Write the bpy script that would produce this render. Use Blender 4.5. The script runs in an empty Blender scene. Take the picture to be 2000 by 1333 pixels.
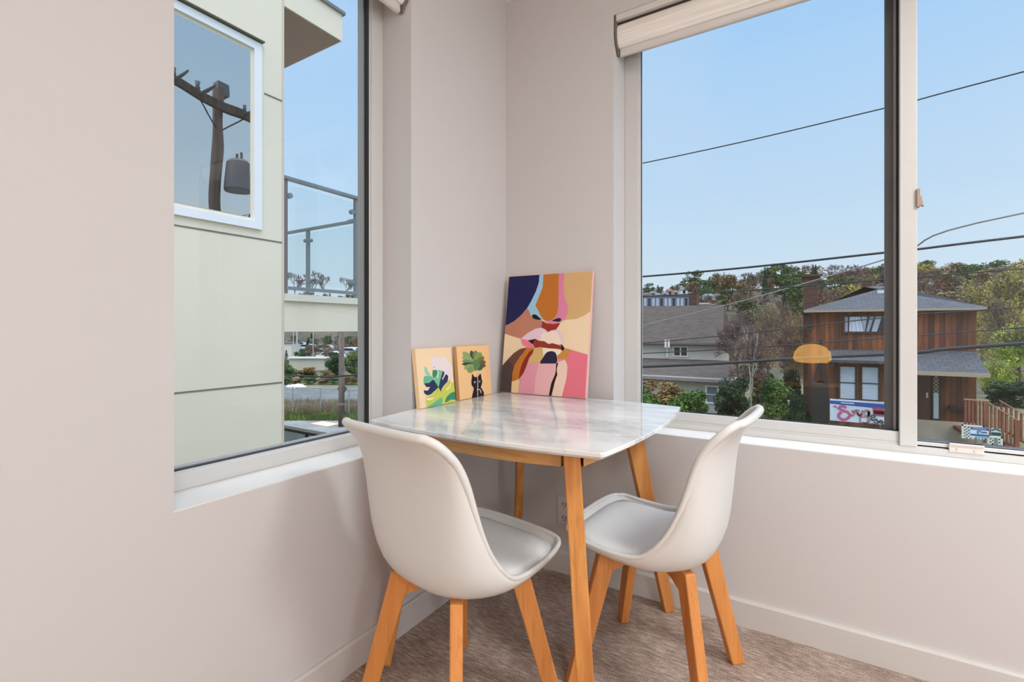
import bpy, bmesh, math, random
from mathutils import Vector, Matrix
random.seed(7)
S = bpy.context.scene
COL = S.collection
R = math.radians
# ------------------------------------------------------------------ camera
F = 942.0
A = math.atan(584/942)
CX, CY, CZ = 1.187, -1.861, 1.035
ca, sa = math.cos(A), math.sin(A)
cam = bpy.data.cameras.new('camera'); cam.lens = F/2000*36; cam.sensor_width = 36
cam.shift_y = -23.5/2000; cam.clip_start = 0.02; cam.clip_end = 2000
co = bpy.data.objects.new('camera', cam); COL.objects.link(co)
co.location = (CX, CY, CZ); co.rotation_euler = (R(90), 0, A)
S.camera = co
S.view_settings.view_transform = 'Standard'; S.view_settings.look = 'None'
S.view_settings.exposure = 0.0; S.view_settings.gamma = 1.0; S.view_settings.use_curve_mapping = False

def lin(c):
    return tuple(((v/255)/12.92 if v/255 <= .04045 else ((v/255+.055)/1.055)**2.4) for v in c)+(1,)
# ------------------------------------------------------------------ sky
W = bpy.data.worlds.new('sky'); S.world = W; W.use_nodes = True
nt = W.node_tree; nt.nodes.clear()
out = nt.nodes.new('ShaderNodeOutputWorld'); bg = nt.nodes.new('ShaderNodeBackground')
tc = nt.nodes.new('ShaderNodeTexCoord'); sep = nt.nodes.new('ShaderNodeSeparateXYZ')
ramp = nt.nodes.new('ShaderNodeValToRGB')
el = ramp.color_ramp.elements
el[0].position = 0.0; el[0].color = lin((205, 212, 216))
el[1].position = 1.0; el[1].color = lin((250, 252, 255))
for p, c in ((.02, (212, 228, 240)), (.12, (204, 227, 244)), (.28, (188, 219, 246)), (.5, (168, 210, 250)), (.64, (164, 205, 250))):
    e = el.new(p); e.color = lin(c)
nz = nt.nodes.new('ShaderNodeTexNoise'); nz.inputs['Scale'].default_value = 2.2; nz.inputs['Detail'].default_value = 6; nz.inputs['Roughness'].default_value = .55
cr = nt.nodes.new('ShaderNodeMapRange'); cr.inputs[1].default_value = .50; cr.inputs[2].default_value = .75; cr.inputs[3].default_value = 0; cr.inputs[4].default_value = .35
mx = nt.nodes.new('ShaderNodeMix'); mx.data_type = 'RGBA'; mx.inputs['B'].default_value = lin((214, 226, 240))
# the sky overhead and behind the house is bright white overcast
zr = nt.nodes.new('ShaderNodeMapRange'); zr.interpolation_type = 'SMOOTHSTEP'
zr.inputs[1].default_value = .62; zr.inputs[2].default_value = .92; zr.inputs[3].default_value = 1.0; zr.inputs[4].default_value = 4.4
L = nt.links
L.new(tc.outputs['Generated'], sep.inputs[0]); L.new(sep.outputs[2], ramp.inputs[0]); L.new(sep.outputs[2], zr.inputs[0])
L.new(tc.outputs['Generated'], nz.inputs['Vector']); L.new(nz.outputs[0], cr.inputs[0]); L.new(cr.outputs[0], mx.inputs[0])
L.new(ramp.outputs[0], mx.inputs['A']); L.new(mx.outputs['Result'], bg.inputs[0])
L.new(zr.outputs[0], bg.inputs[1])
L.new(bg.outputs[0], out.inputs[0])
# soft sun through thin overcast, behind the house
sun = bpy.data.lights.new('sun', 'SUN'); sun.energy = 1.1; sun.angle = R(50); sun.color = (1, .97, .93)
so = bpy.data.objects.new('sun', sun); COL.objects.link(so)
so.rotation_euler = Vector((-.62, .50, -.75)).to_track_quat('-Z', 'Y').to_euler()

# ------------------------------------------------------------------ pixel -> point
def ray(px, py):
    u = (px-1000)/F; v = -(py-643)/F
    return Vector((ca*u-sa, sa*u+ca, v))
C0 = Vector((CX, CY, CZ))
def PX(px, py, x): r = ray(px, py); return C0+r*((x-CX)/r.x)
def PY(px, py, y): r = ray(px, py); return C0+r*((y-CY)/r.y)
def PZ(px, py, z): r = ray(px, py); return C0+r*((z-CZ)/r.z)
def PD(px, py, d): return C0+ray(px, py)*d

# ------------------------------------------------------------------ materials
MATS = {}
def mat(name, col, rough=.6, metal=0, spec=.5, coat=0, emit=None, es=0, bump=None, noise=None):
    """noise=(colour2, scale xyz, lo, hi[, coords])"""
    if name in MATS: return MATS[name]
    m = bpy.data.materials.new(name); m.use_nodes = True; MATS[name] = m
    n = m.node_tree; b = n.nodes['Principled BSDF']
    b.inputs['Base Color'].default_value = lin(col); b.inputs['Roughness'].default_value = rough
    b.inputs['Metallic'].default_value = metal; b.inputs['Specular IOR Level'].default_value = spec
    b.inputs['Coat Weight'].default_value = coat; b.inputs['Coat Roughness'].default_value = .05
    if emit: b.inputs['Emission Color'].default_value = lin(emit); b.inputs['Emission Strength'].default_value = es
    t = n.nodes.new('ShaderNodeTexCoord')
    if noise:
        c2, sc, lo, hi = noise[:4]
        mp = n.nodes.new('ShaderNodeMapping'); mp.inputs['Scale'].default_value = sc if isinstance(sc, tuple) else (sc,)*3
        k = n.nodes.new('ShaderNodeTexNoise'); k.inputs['Scale'].default_value = 1; k.inputs['Detail'].default_value = 6
        r = n.nodes.new('ShaderNodeMapRange'); r.inputs[1].default_value = lo; r.inputs[2].default_value = hi
        x = n.nodes.new('ShaderNodeMix'); x.data_type = 'RGBA'
        x.inputs['A'].default_value = lin(col); x.inputs['B'].default_value = lin(c2)
        n.links.new(t.outputs['Object'], mp.inputs[0]); n.links.new(mp.outputs[0], k.inputs['Vector']); n.links.new(k.outputs[0], r.inputs[0])
        n.links.new(r.outputs[0], x.inputs[0]); n.links.new(x.outputs['Result'], b.inputs['Base Color'])
    if bump:
        k = n.nodes.new('ShaderNodeTexNoise'); k.inputs['Scale'].default_value = bump[0]; k.inputs['Detail'].default_value = 3
        bp = n.nodes.new('ShaderNodeBump'); bp.inputs['Strength'].default_value = bump[1]; bp.inputs['Distance'].default_value = bump[2]
        n.links.new(t.outputs['Object'], k.inputs['Vector']); n.links.new(k.outputs[0], bp.inputs['Height']); n.links.new(bp.outputs[0], b.inputs['Normal'])
    return m

def wood_mat(name, c1, c2, axis='z', scale=1.0, rough=.42):
    m = bpy.data.materials.new(name); m.use_nodes = True; MATS[name] = m
    n = m.node_tree; b = n.nodes['Principled BSDF']; b.inputs['Roughness'].default_value = rough
    t = n.nodes.new('ShaderNodeTexCoord'); mp = n.nodes.new('ShaderNodeMapping')
    s = {'z': (26, 26, 1.6), 'x': (1.6, 26, 26), 'y': (26, 1.6, 26)}[axis]
    mp.inputs['Scale'].default_value = tuple(v*scale for v in s)
    k = n.nodes.new('ShaderNodeTexNoise'); k.inputs['Scale'].default_value = 1; k.inputs['Detail'].default_value = 7; k.inputs['Distortion'].default_value = .6
    f = n.nodes.new('ShaderNodeTexNoise'); f.inputs['Scale'].default_value = 7; f.inputs['Detail'].default_value = 2
    r = n.nodes.new('ShaderNodeMapRange'); r.inputs[1].default_value = .36; r.inputs[2].default_value = .66
    r2 = n.nodes.new('ShaderNodeMapRange'); r2.inputs[1].default_value = .55; r2.inputs[2].default_value = .8; r2.inputs[4].default_value = .45
    x = n.nodes.new('ShaderNodeMix'); x.data_type = 'RGBA'; x.inputs['A'].default_value = lin(c1); x.inputs['B'].default_value = lin(c2)
    y = n.nodes.new('ShaderNodeMix'); y.data_type = 'RGBA'; y.inputs['B'].default_value = lin(tuple(int(v*.72) for v in c2))
    l = n.links.new
    l(t.outputs['Object'], mp.inputs[0]); l(mp.outputs[0], k.inputs['Vector']); l(mp.outputs[0], f.inputs['Vector'])
    l(k.outputs[0], r.inputs[0]); l(r.outputs[0], x.inputs[0]); l(f.outputs[0], r2.inputs[0]); l(r2.outputs[0], y.inputs[0])
    l(x.outputs['Result'], y.inputs['A']); l(y.outputs['Result'], b.inputs['Base Color'])
    return m

M_wall = mat('wall_paint', (211, 206, 205), .75, bump=(260, .06, .001))
M_ceil = mat('ceiling_paint', (232, 228, 222), .8)
M_white = mat('white_trim_paint', (236, 234, 231), .45)
M_base = mat('baseboard_paint', (212, 207, 204), .5)
M_vinyl = mat('white_vinyl', (211, 209, 207), .35)
M_gasket = mat('black_gasket', (24, 25, 28), .6)
M_dark = mat('dark_outer_frame', (74, 74, 76), .5)
M_greyframe = mat('grey_inner_frame', (150, 150, 152), .4)

# carpet
def carpet():
    m = bpy.data.materials.new('carpet_weave'); m.use_nodes = True
    n = m.node_tree; b = n.nodes['Principled BSDF']; b.inputs['Roughness'].default_value = .95; b.inputs['Specular IOR Level'].default_value = .1
    t = n.nodes.new('ShaderNodeTexCoord'); l = n.links.new
    def noise(sc, det, scale=1):
        mp = n.nodes.new('ShaderNodeMapping'); mp.inputs['Scale'].default_value = sc; mp.inputs['Rotation'].default_value = (0, 0, R(-4))
        k = n.nodes.new('ShaderNodeTexNoise'); k.inputs['Scale'].default_value = scale; k.inputs['Detail'].default_value = det
        l(t.outputs['Object'], mp.inputs[0]); l(mp.outputs[0], k.inputs['Vector']); return k
    k1 = noise((26, 170, 1), 4); k2 = noise((210, 330, 1), 3); k3 = noise((7, 9, 1), 3); k4 = noise((30, 90, 1), 3)
    r = n.nodes.new('ShaderNodeValToRGB'); e = r.color_ramp.elements
    e[0].position = .33; e[0].color = lin((96, 80, 72)); e[1].position = .64; e[1].color = lin((216, 200, 188))
    q = e.new(.46); q.color = lin((150, 130, 118)); q = e.new(.54); q.color = lin((178, 158, 146))
    a = n.nodes.new('ShaderNodeMath'); a.operation = 'MULTIPLY_ADD'; a.inputs[1].default_value = .36
    a2 = n.nodes.new('ShaderNodeMath'); a2.operation = 'MULTIPLY_ADD'; a2.inputs[1].default_value = .34
    a3 = n.nodes.new('ShaderNodeMath'); a3.operation = 'MULTIPLY_ADD'; a3.inputs[1].default_value = .16
    a4 = n.nodes.new('ShaderNodeMath'); a4.operation = 'MULTIPLY'; a4.inputs[1].default_value = .16
    l(k4.outputs[0], a4.inputs[0]); l(k3.outputs[0], a3.inputs[0]); l(a4.outputs[0], a3.inputs[2])
    l(k2.outputs[0], a2.inputs[0]); l(a3.outputs[0], a2.inputs[2]); l(k1.outputs[0], a.inputs[0]); l(a2.outputs[0], a.inputs[2])
    l(a.outputs[0], r.inputs[0]); l(r.outputs[0], b.inputs['Base Color'])
    bp = n.nodes.new('ShaderNodeBump'); bp.inputs['Strength'].default_value = .5; bp.inputs['Distance'].default_value = .004
    l(a.outputs[0], bp.inputs['Height']); l(bp.outputs[0], b.inputs['Normal'])
    return m
M_carpet = carpet()

def marble():
    m = bpy.data.materials.new('carrara_marble'); m.use_nodes = True
    n = m.node_tree; b = n.nodes['Principled BSDF']; b.inputs['Roughness'].default_value = .10; b.inputs['Specular IOR Level'].default_value = .42
    t = n.nodes.new('ShaderNodeTexCoord'); l = n.links.new
    mp = n.nodes.new('ShaderNodeMapping'); mp.inputs['Rotation'].default_value = (0, 0, R(35)); mp.inputs['Scale'].default_value = (1, 2.3, 1)
    k = n.nodes.new('ShaderNodeTexNoise'); k.inputs['Scale'].default_value = 5.5; k.inputs['Detail'].default_value = 9; k.inputs['Roughness'].default_value = .62; k.inputs['Distortion'].default_value = .9
    c = n.nodes.new('ShaderNodeTexNoise'); c.inputs['Scale'].default_value = 3.2; c.inputs['Detail'].default_value = 5
    ab = n.nodes.new('ShaderNodeMath'); ab.operation = 'SUBTRACT'; ab.inputs[1].default_value = .5
    ab2 = n.nodes.new('ShaderNodeMath'); ab2.operation = 'ABSOLUTE'
    r = n.nodes.new('ShaderNodeMapRange'); r.inputs[1].default_value = 0; r.inputs[2].default_value = .035; r.inputs[3].default_value = .62; r.inputs[4].default_value = 0
    r2 = n.nodes.new('ShaderNodeMapRange'); r2.inputs[1].default_value = .38; r2.inputs[2].default_value = .7; r2.inputs[3].default_value = 0; r2.inputs[4].default_value = 1
    x = n.nodes.new('ShaderNodeMix'); x.data_type = 'RGBA'; x.inputs['A'].default_value = lin((246, 245, 243)); x.inputs['B'].default_value = lin((208, 208, 209))
    mu = n.nodes.new('ShaderNodeMath'); mu.operation = 'MULTIPLY'
    y = n.nodes.new('ShaderNodeMix'); y.data_type = 'RGBA'; y.inputs['B'].default_value = lin((142, 143, 147))
    l(t.outputs['Object'], mp.inputs[0]); l(mp.outputs[0], k.inputs['Vector']); l(mp.outputs[0], c.inputs['Vector'])
    l(k.outputs[0], ab.inputs[0]); l(ab.outputs[0], ab2.inputs[0]); l(ab2.outputs[0], r.inputs[0])
    l(c.outputs[0], r2.inputs[0]); l(r2.outputs[0], x.inputs[0]); l(x.outputs['Result'], y.inputs['A'])
    l(r.outputs[0], mu.inputs[0]); l(r2.outputs[0], mu.inputs[1]); l(mu.outputs[0], y.inputs[0]); l(y.outputs['Result'], b.inputs['Base Color'])
    return m
M_marble = marble()
M_oak = wood_mat('oak_wood', (226, 158, 86), (194, 122, 60), 'z', 1.0)
M_oakx = wood_mat('oak_wood_apron', (232, 182, 118), (202, 142, 82), 'x', 1.0)
M_oaky = wood_mat('oak_wood_side_apron', (232, 182, 118), (202, 142, 82), 'y', 1.0)
M_beech = wood_mat('beech_wood', (226, 152, 84), (208, 132, 66), 'z', .7)
M_shell = mat('white_polypropylene', (226, 224, 221), .38, spec=.4)
M_cush = mat('white_leatherette', (243, 243, 243), .48, spec=.35, bump=(180, .04, .001))

def glass_mat(name, base=.045, tint=(.985, .992, .997)):
    m = bpy.data.materials.new(name); m.use_nodes = True
    n = m.node_tree; n.nodes.clear(); l = n.links.new
    o = n.nodes.new('ShaderNodeOutputMaterial'); ms = n.nodes.new('ShaderNodeMixShader')
    tr = n.nodes.new('ShaderNodeBsdfTransparent'); tr.inputs[0].default_value = tint+(1,)
    gl = n.nodes.new('ShaderNodeBsdfGlossy'); gl.inputs['Roughness'].default_value = .0
    lw = n.nodes.new('ShaderNodeLayerWeight'); lw.inputs[0].default_value = .5
    pw = n.nodes.new('ShaderNodeMath'); pw.operation = 'POWER'; pw.inputs[1].default_value = 5
    ma = n.nodes.new('ShaderNodeMath'); ma.operation = 'MULTIPLY_ADD'; ma.inputs[1].default_value = 1-base; ma.inputs[2].default_value = base
    l(lw.outputs['Facing'], pw.inputs[0]); l(pw.outputs[0], ma.inputs[0]); l(ma.outputs[0], ms.inputs[0])
    l(tr.outputs[0], ms.inputs[1]); l(gl.outputs[0], ms.inputs[2]); l(ms.outputs[0], o.inputs[0])
    return m
M_glass = glass_mat('window_glass', .035)
M_rglass = glass_mat('railing_glass', .03, (.955, .975, .975))

def mirror_glass():
    m = bpy.data.materials.new('coated_window_glass'); m.use_nodes = True
    n = m.node_tree; n.nodes.clear(); l = n.links.new
    o = n.nodes.new('ShaderNodeOutputMaterial'); ms = n.nodes.new('ShaderNodeMixShader'); ms.inputs[0].default_value = .80
    d = n.nodes.new('ShaderNodeBsdfDiffuse'); d.inputs[0].default_value = lin((60, 66, 70))
    g = n.nodes.new('ShaderNodeBsdfGlossy'); g.inputs['Roughness'].default_value = .0; g.inputs[0].default_value = (.84, .79, .73, 1)
    t = n.nodes.new('ShaderNodeTexCoord'); k = n.nodes.new('ShaderNodeTexNoise'); k.inputs['Scale'].default_value = 1.6; k.inputs['Detail'].default_value = 1
    bp = n.nodes.new('ShaderNodeBump'); bp.inputs['Strength'].default_value = .12; bp.inputs['Distance'].default_value = .02
    l(t.outputs['Object'], k.inputs['Vector']); l(k.outputs[0], bp.inputs['Height']); l(bp.outputs[0], g.inputs['Normal'])
    l(d.outputs[0], ms.inputs[1]); l(g.outputs[0], ms.inputs[2]); l(ms.outputs[0], o.inputs[0])
    return m
M_mirror = mirror_glass()

def plank_mat(name, c1, c2, width=.2, axis='x'):
    """vertical board siding: each board its own tone"""
    m = bpy.data.materials.new(name); m.use_nodes = True
    n = m.node_tree; b = n.nodes['Principled BSDF']; b.inputs['Roughness'].default_value = .8
    t = n.nodes.new('ShaderNodeTexCoord'); l = n.links.new
    sp = n.nodes.new('ShaderNodeSeparateXYZ'); ad = n.nodes.new('ShaderNodeMath'); ad.operation = 'ADD'
    dv = n.nodes.new('ShaderNodeMath'); dv.operation = 'DIVIDE'; dv.inputs[1].default_value = width
    fl = n.nodes.new('ShaderNodeMath'); fl.operation = 'FLOOR'; fr = n.nodes.new('ShaderNodeMath'); fr.operation = 'FRACT'
    wn = n.nodes.new('ShaderNodeTexWhiteNoise'); wn.noise_dimensions = '1D'
    x = n.nodes.new('ShaderNodeMix'); x.data_type = 'RGBA'; x.inputs['A'].default_value = lin(c1); x.inputs['B'].default_value = lin(c2)
    mp = n.nodes.new('ShaderNodeMapping'); mp.inputs['Scale'].default_value = (9, 9, .9)
    k = n.nodes.new('ShaderNodeTexNoise'); k.inputs['Scale'].default_value = 1; k.inputs['Detail'].default_value = 6
    rr = n.nodes.new('ShaderNodeMapRange'); rr.inputs[1].default_value = .3; rr.inputs[2].default_value = .7; rr.inputs[3].default_value = .55; rr.inputs[4].default_value = 1.25
    gp = n.nodes.new('ShaderNodeMath'); gp.operation = 'GREATER_THAN'; gp.inputs[1].default_value = .07
    g2 = n.nodes.new('ShaderNodeMapRange'); g2.inputs[3].default_value = .35; g2.inputs[4].default_value = 1
    mu = n.nodes.new('ShaderNodeMath'); mu.operation = 'MULTIPLY'
    vm = n.nodes.new('ShaderNodeVectorMath'); vm.operation = 'SCALE'
    l(t.outputs['Object'], sp.inputs[0]); l(sp.outputs[0], ad.inputs[0]); l(sp.outputs[1], ad.inputs[1]); l(ad.outputs[0], dv.inputs[0])
    l(dv.outputs[0], fl.inputs[0]); l(dv.outputs[0], fr.inputs[0]); l(fl.outputs[0], wn.inputs['W']); l(wn.outputs[0], x.inputs[0])
    l(t.outputs['Object'], mp.inputs[0]); l(mp.outputs[0], k.inputs['Vector']); l(k.outputs[0], rr.inputs[0])
    l(fr.outputs[0], gp.inputs[0]); l(gp.outputs[0], g2.inputs[0]); l(g2.outputs[0], mu.inputs[0]); l(rr.outputs[0], mu.inputs[1])
    l(x.outputs['Result'], vm.inputs[0]); l(mu.outputs[0], vm.inputs['Scale']); l(vm.outputs[0], b.inputs['Base Color'])
    return m
M_siding = plank_mat('cedar_board_siding', (146, 84, 48), (80, 50, 39), .17)
def shingle_mat(name, c1, c2, row=.15, xs=.35):
    m = bpy.data.materials.new(name); m.use_nodes = True
    n = m.node_tree; b = n.nodes['Principled BSDF']; b.inputs['Roughness'].default_value = .9
    t = n.nodes.new('ShaderNodeTexCoord'); l = n.links.new
    sp = n.nodes.new('ShaderNodeSeparateXYZ'); cb = n.nodes.new('ShaderNodeCombineXYZ')
    ad = n.nodes.new('ShaderNodeMath'); ad.operation = 'ADD'; a2 = n.nodes.new('ShaderNodeMath'); a2.operation = 'MULTIPLY_ADD'; a2.inputs[1].default_value = .35
    br = n.nodes.new('ShaderNodeTexBrick'); br.inputs['Color1'].default_value = lin(c1); br.inputs['Color2'].default_value = lin(c2)
    br.inputs['Mortar'].default_value = lin(tuple(int(v*.72) for v in c2)); br.inputs['Scale'].default_value = 1
    br.inputs['Brick Width'].default_value = xs; br.inputs['Row Height'].default_value = row; br.inputs['Mortar Size'].default_value = .012
    l(t.outputs['Object'], sp.inputs[0]); l(sp.outputs[0], cb.inputs[0]); l(sp.outputs[1], a2.inputs[0]); l(sp.outputs[2], a2.inputs[2]); l(a2.outputs[0], cb.inputs[1])
    l(cb.outputs[0], br.inputs['Vector']); l(br.outputs[0], b.inputs['Base Color'])
    return m
M_shingle = shingle_mat('grey_shingles', (86, 88, 93), (72, 74, 79))
M_shingle2 = shingle_mat('brown_shingles', (92, 81, 74), (76, 67, 61))
M_brick = shingle_mat('chimney_brick', (112, 78, 62), (84, 60, 50), .09, .25)

def interp(x, tab):
    if x <= tab[0][0]: return tab[0][1]
    for (a, u), (b_, v) in zip(tab, tab[1:]):
        if x <= b_: return u+(v-u)*(x-a)/(b_-a)
    return tab[-1][1]
# ------------------------------------------------------------------ mesh builder
class B:
    def __init__(s): s.v = []; s.f = []; s.m = []; s.k = 0
    def add(s, vs, fs, k=None):
        o = len(s.v); s.v += [tuple(v) for v in vs]; s.f += [tuple(i+o for i in f) for f in fs]; s.m += [s.k if k is None else k]*len(fs); return s
    def box(s, lo, hi, k=None):
        x0, y0, z0 = lo; x1, y1, z1 = hi
        return s.add([(x0,y0,z0),(x1,y0,z0),(x1,y1,z0),(x0,y1,z0),(x0,y0,z1),(x1,y0,z1),(x1,y1,z1),(x0,y1,z1)],
            [(0,3,2,1),(4,5,6,7),(0,1,5,4),(1,2,6,5),(2,3,7,6),(3,0,4,7)], k)
    def hexa(s, p, k=None):
        return s.add(p, [(0,3,2,1),(4,5,6,7),(0,1,5,4),(1,2,6,5),(2,3,7,6),(3,0,4,7)], k)
    def poly(s, pts, k=None): return s.add(pts, [tuple(range(len(pts)))], k)
    def tube(s, pts, r, n=8, k=None, caps=True):
        pts = [Vector(p) for p in pts]; rs = r if isinstance(r, (list, tuple)) else [r]*len(pts)
        vs = []; N = len(pts); up0 = None
        for i, p in enumerate(pts):
            d = (pts[min(i+1, N-1)]-pts[max(i-1, 0)])
            if d.length < 1e-9: d = Vector((0, 0, 1))
            d.normalize()
            a = up0 if up0 is not None else (Vector((0, 0, 1)) if abs(d.z) < .9 else Vector((1, 0, 0)))
            e1 = d.cross(a)
            if e1.length < 1e-6: e1 = d.cross(Vector((1, .3, .2)))
            e1.normalize(); e2 = d.cross(e1).normalized(); up0 = -e2 if False else a
            for j in range(n):
                t = 2*math.pi*j/n; vs.append(p+(e1*math.cos(t)+e2*math.sin(t))*rs[i])
        fs = [(i*n+j, i*n+(j+1) % n, (i+1)*n+(j+1) % n, (i+1)*n+j) for i in range(N-1) for j in range(n)]
        if caps: fs += [tuple(range(n))[::-1], tuple((N-1)*n+j for j in range(n))]
        return s.add(vs, fs, k)
    def prism(s, prof, axis, a, b, k=None):
        """prof: 2-D outline, extruded along axis from a to b ('x': prof=(y,z), 'y': prof=(x,z), 'z': prof=(x,y))"""
        def P(u, w, t): return {'x': (t, u, w), 'y': (u, t, w), 'z': (u, w, t)}[axis]
        n = len(prof); vs = [P(u, w, a) for u, w in prof]+[P(u, w, b) for u, w in prof]
        fs = [tuple(range(n))[::-1], tuple(range(n, 2*n))]+[(i, (i+1) % n, n+(i+1) % n, n+i) for i in range(n)]
        return s.add(vs, fs, k)
    def grid(s, rows, k=None):
        n = len(rows[0]); vs = [p for r in rows for p in r]
        return s.add(vs, [(i*n+j, i*n+j+1, (i+1)*n+j+1, (i+1)*n+j) for i in range(len(rows)-1) for j in range(n-1)], k)
    def lathe(s, prof, c, n=24, k=None):
        vs = [(c[0]+r*math.cos(2*math.pi*j/n), c[1]+r*math.sin(2*math.pi*j/n), c[2]+z) for r, z in prof for j in range(n)]
        return s.add(vs, [(i*n+j, i*n+(j+1) % n, (i+1)*n+(j+1) % n, (i+1)*n+j) for i in range(len(prof)-1) for j in range(n)], k)
    def build(s, name, mats, parent=None, local=False, smooth=False, bevel=0, sub=0, solid=0, weld=False, **tags):
        o0 = Vector((0, 0, 0)) if (parent is None or local) else world_loc(parent)
        me = bpy.data.meshes.new(name)
        me.from_pydata([tuple(Vector(v)-o0) for v in s.v], [], s.f)
        for m in (mats if isinstance(mats, (list, tuple)) else [mats]): me.materials.append(m)
        me.polygons.foreach_set('material_index', s.m)
        bm = bmesh.new(); bm.from_mesh(me)
        if weld: bmesh.ops.remove_doubles(bm, verts=bm.verts, dist=1e-5)
        bmesh.ops.recalc_face_normals(bm, faces=bm.faces) if not tags.pop('raw', False) else None
        bm.to_mesh(me); bm.free()
        if smooth: me.polygons.foreach_set('use_smooth', [True]*len(me.polygons))
        ob = bpy.data.objects.new(name, me); COL.objects.link(ob)
        if parent is not None: ob.parent = parent
        if solid:
            d = ob.modifiers.new('thickness', 'SOLIDIFY'); d.thickness = solid; d.offset = tags.pop('off', 0)
        if bevel:
            d = ob.modifiers.new('bevel', 'BEVEL'); d.width = bevel; d.segments = 2; d.limit_method = 'ANGLE'; d.angle_limit = R(40)
        if sub:
            d = ob.modifiers.new('subdivision', 'SUBSURF'); d.levels = sub; d.render_levels = sub
        for kk, vv in tags.items():
            if kk == 'cat': kk = 'category'
            ob[kk] = vv
        return ob
def world_loc(o):
    l = Vector(o.location)
    return l if o.parent is None else l+world_loc(o.parent)
def thing(name, label, cat, loc=(0, 0, 0), rot=0, group=None):
    o = bpy.data.objects.new(name, None); COL.objects.link(o); o.empty_display_size = .1
    o.location = loc; o.rotation_euler = (0, 0, rot); o['label'] = label; o['category'] = cat
    if group: o['group'] = group
    return o
def struct(name, label=None):
    o = bpy.data.objects.new(name, None); COL.objects.link(o); o['kind'] = 'structure'
    if label: o['label'] = label
    return o
def dup(root, loc, rot, label=None, group=None, scale=None):
    r = root.copy(); COL.objects.link(r); r.location = loc; r.rotation_euler = (0, 0, rot)
    if scale: r.scale = scale
    if label: r['label'] = label
    if group: r['group'] = group
    for ch in list(root.children):
        c = ch.copy(); COL.objects.link(c); c.parent = r
        for g in ch.children:
            d = g.copy(); COL.objects.link(d); d.parent = c
    return r
def ST(b, name, mats, label=None, **k):
    t = dict(kind='structure')
    if label: t['label'] = label
    return b.build(name, mats, **k, **t)

# ------------------------------------------------------------------ the room
CE = 2.5275; RX, RY = 3.9, -3.9
SZ, TZ = .632, 2.297                 # window sill and head
WX0, WX1 = .513, 2.42                # right window along x
LY0, LY1 = -1.3526, -.615            # left window along y
ST(B().box((-.2, RY-.2, -.25), (RX+.2, .2, 0)), 'floor', M_carpet, 'brown and grey streaked carpet')
ST(B().box((-.2, RY-.2, CE), (RX+.2, .2, CE+.12)), 'ceiling', M_ceil, 'plain white ceiling')
b = B(); b.box((0, 0, 0), (WX0, .2, CE)).box((WX0, 0, 0), (WX1, .2, SZ)).box((WX0, 0, TZ), (WX1, .2, CE)).box((WX1, 0, 0), (RX, .2, CE))
ST(b, 'wall_right', M_wall, 'warm white wall with the wide sliding window')
b = B(); b.box((-.2, LY1, 0), (0, .2, CE)).box((-.2, LY0, 0), (0, LY1, SZ)).box((-.2, LY0, TZ), (0, LY1, CE)).box((-.2, RY, 0), (0, LY0, CE))
ST(b, 'wall_left', M_wall, 'warm white wall with the narrow window')
ST(B().box((RX, RY, 0), (RX+.2, .2, CE)), 'wall_far_right', M_wall)
ST(B().box((-.2, RY-.2, 0), (RX+.2, RY, CE)), 'wall_back', M_wall)
# baseboards
def baseprof(d):   # distance from wall, height
    return [(0, 0), (d, 0), (d, .084), (d-.004, .0905), (0, .0905)]
ST(B().prism([(-u, w) for u, w in baseprof(.014)], 'x', .014, RX), 'baseboard_right', M_base)
ST(B().prism(baseprof(.014), 'y', RY, 0), 'baseboard_left', M_base)
# sills
ST(B().box((WX0, .0, SZ), (WX1, .14, SZ+.003)), 'trim_1', M_white, 'bright white sill board of the wide window')
ST(B().box((-.145, LY0, SZ), (0, LY1, SZ+.003)), 'trim_2', M_white, 'bright white sill board of the narrow window')
SZ += .003

# ---- window_1: narrow window in the left wall
w1 = struct('window_1', 'narrow fixed window with white frame')
fx = -.138
b = B()
b.box((-.2, LY1-.052, SZ), (fx, LY1, TZ)); b.box((-.2, LY0, SZ), (fx, LY0+.05, TZ))
b.box((-.2, LY0, SZ), (fx, LY1, SZ+.042)); b.box((-.2, LY0, TZ-.05), (fx, LY1, TZ))
b.box((-.2, LY1-.058, SZ), (fx-.008, LY1, TZ)); b.box((-.2, LY0, SZ), (fx-.012, LY1, SZ+.046))
b.build('frame', M_vinyl, w1, bevel=.002)
b = B()
b.box((-.17, LY1-.0585, SZ), (-.1475, LY1-.03, TZ)); b.box((-.17, LY0, SZ+.02), (-.1520, LY1, SZ+.047)); b.box((-.17, LY0, SZ), (-.150, LY0+.052, TZ))
b.build('gasket', M_gasket, w1)
b = B()
b.box((-.199, LY1-.064, SZ), (-.171, LY1-.02, TZ)); b.box((-.199, LY0, SZ+.02), (-.171, LY1, SZ+.049)); b.box((-.199, LY0, SZ), (-.171, LY0+.055, TZ)); b.box((-.199, LY0, TZ-.06), (-.171, LY1, TZ))
b.build('outer_frame', M_greyframe, w1)
b = B(); b.poly([(-.170, LY0+.03, SZ+.03), (-.170, LY1-.03, SZ+.03), (-.170, LY1-.03, TZ-.03), (-.170, LY0+.03, TZ-.03)])
b.build('pane', M_glass, w1, raw=True)

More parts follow.
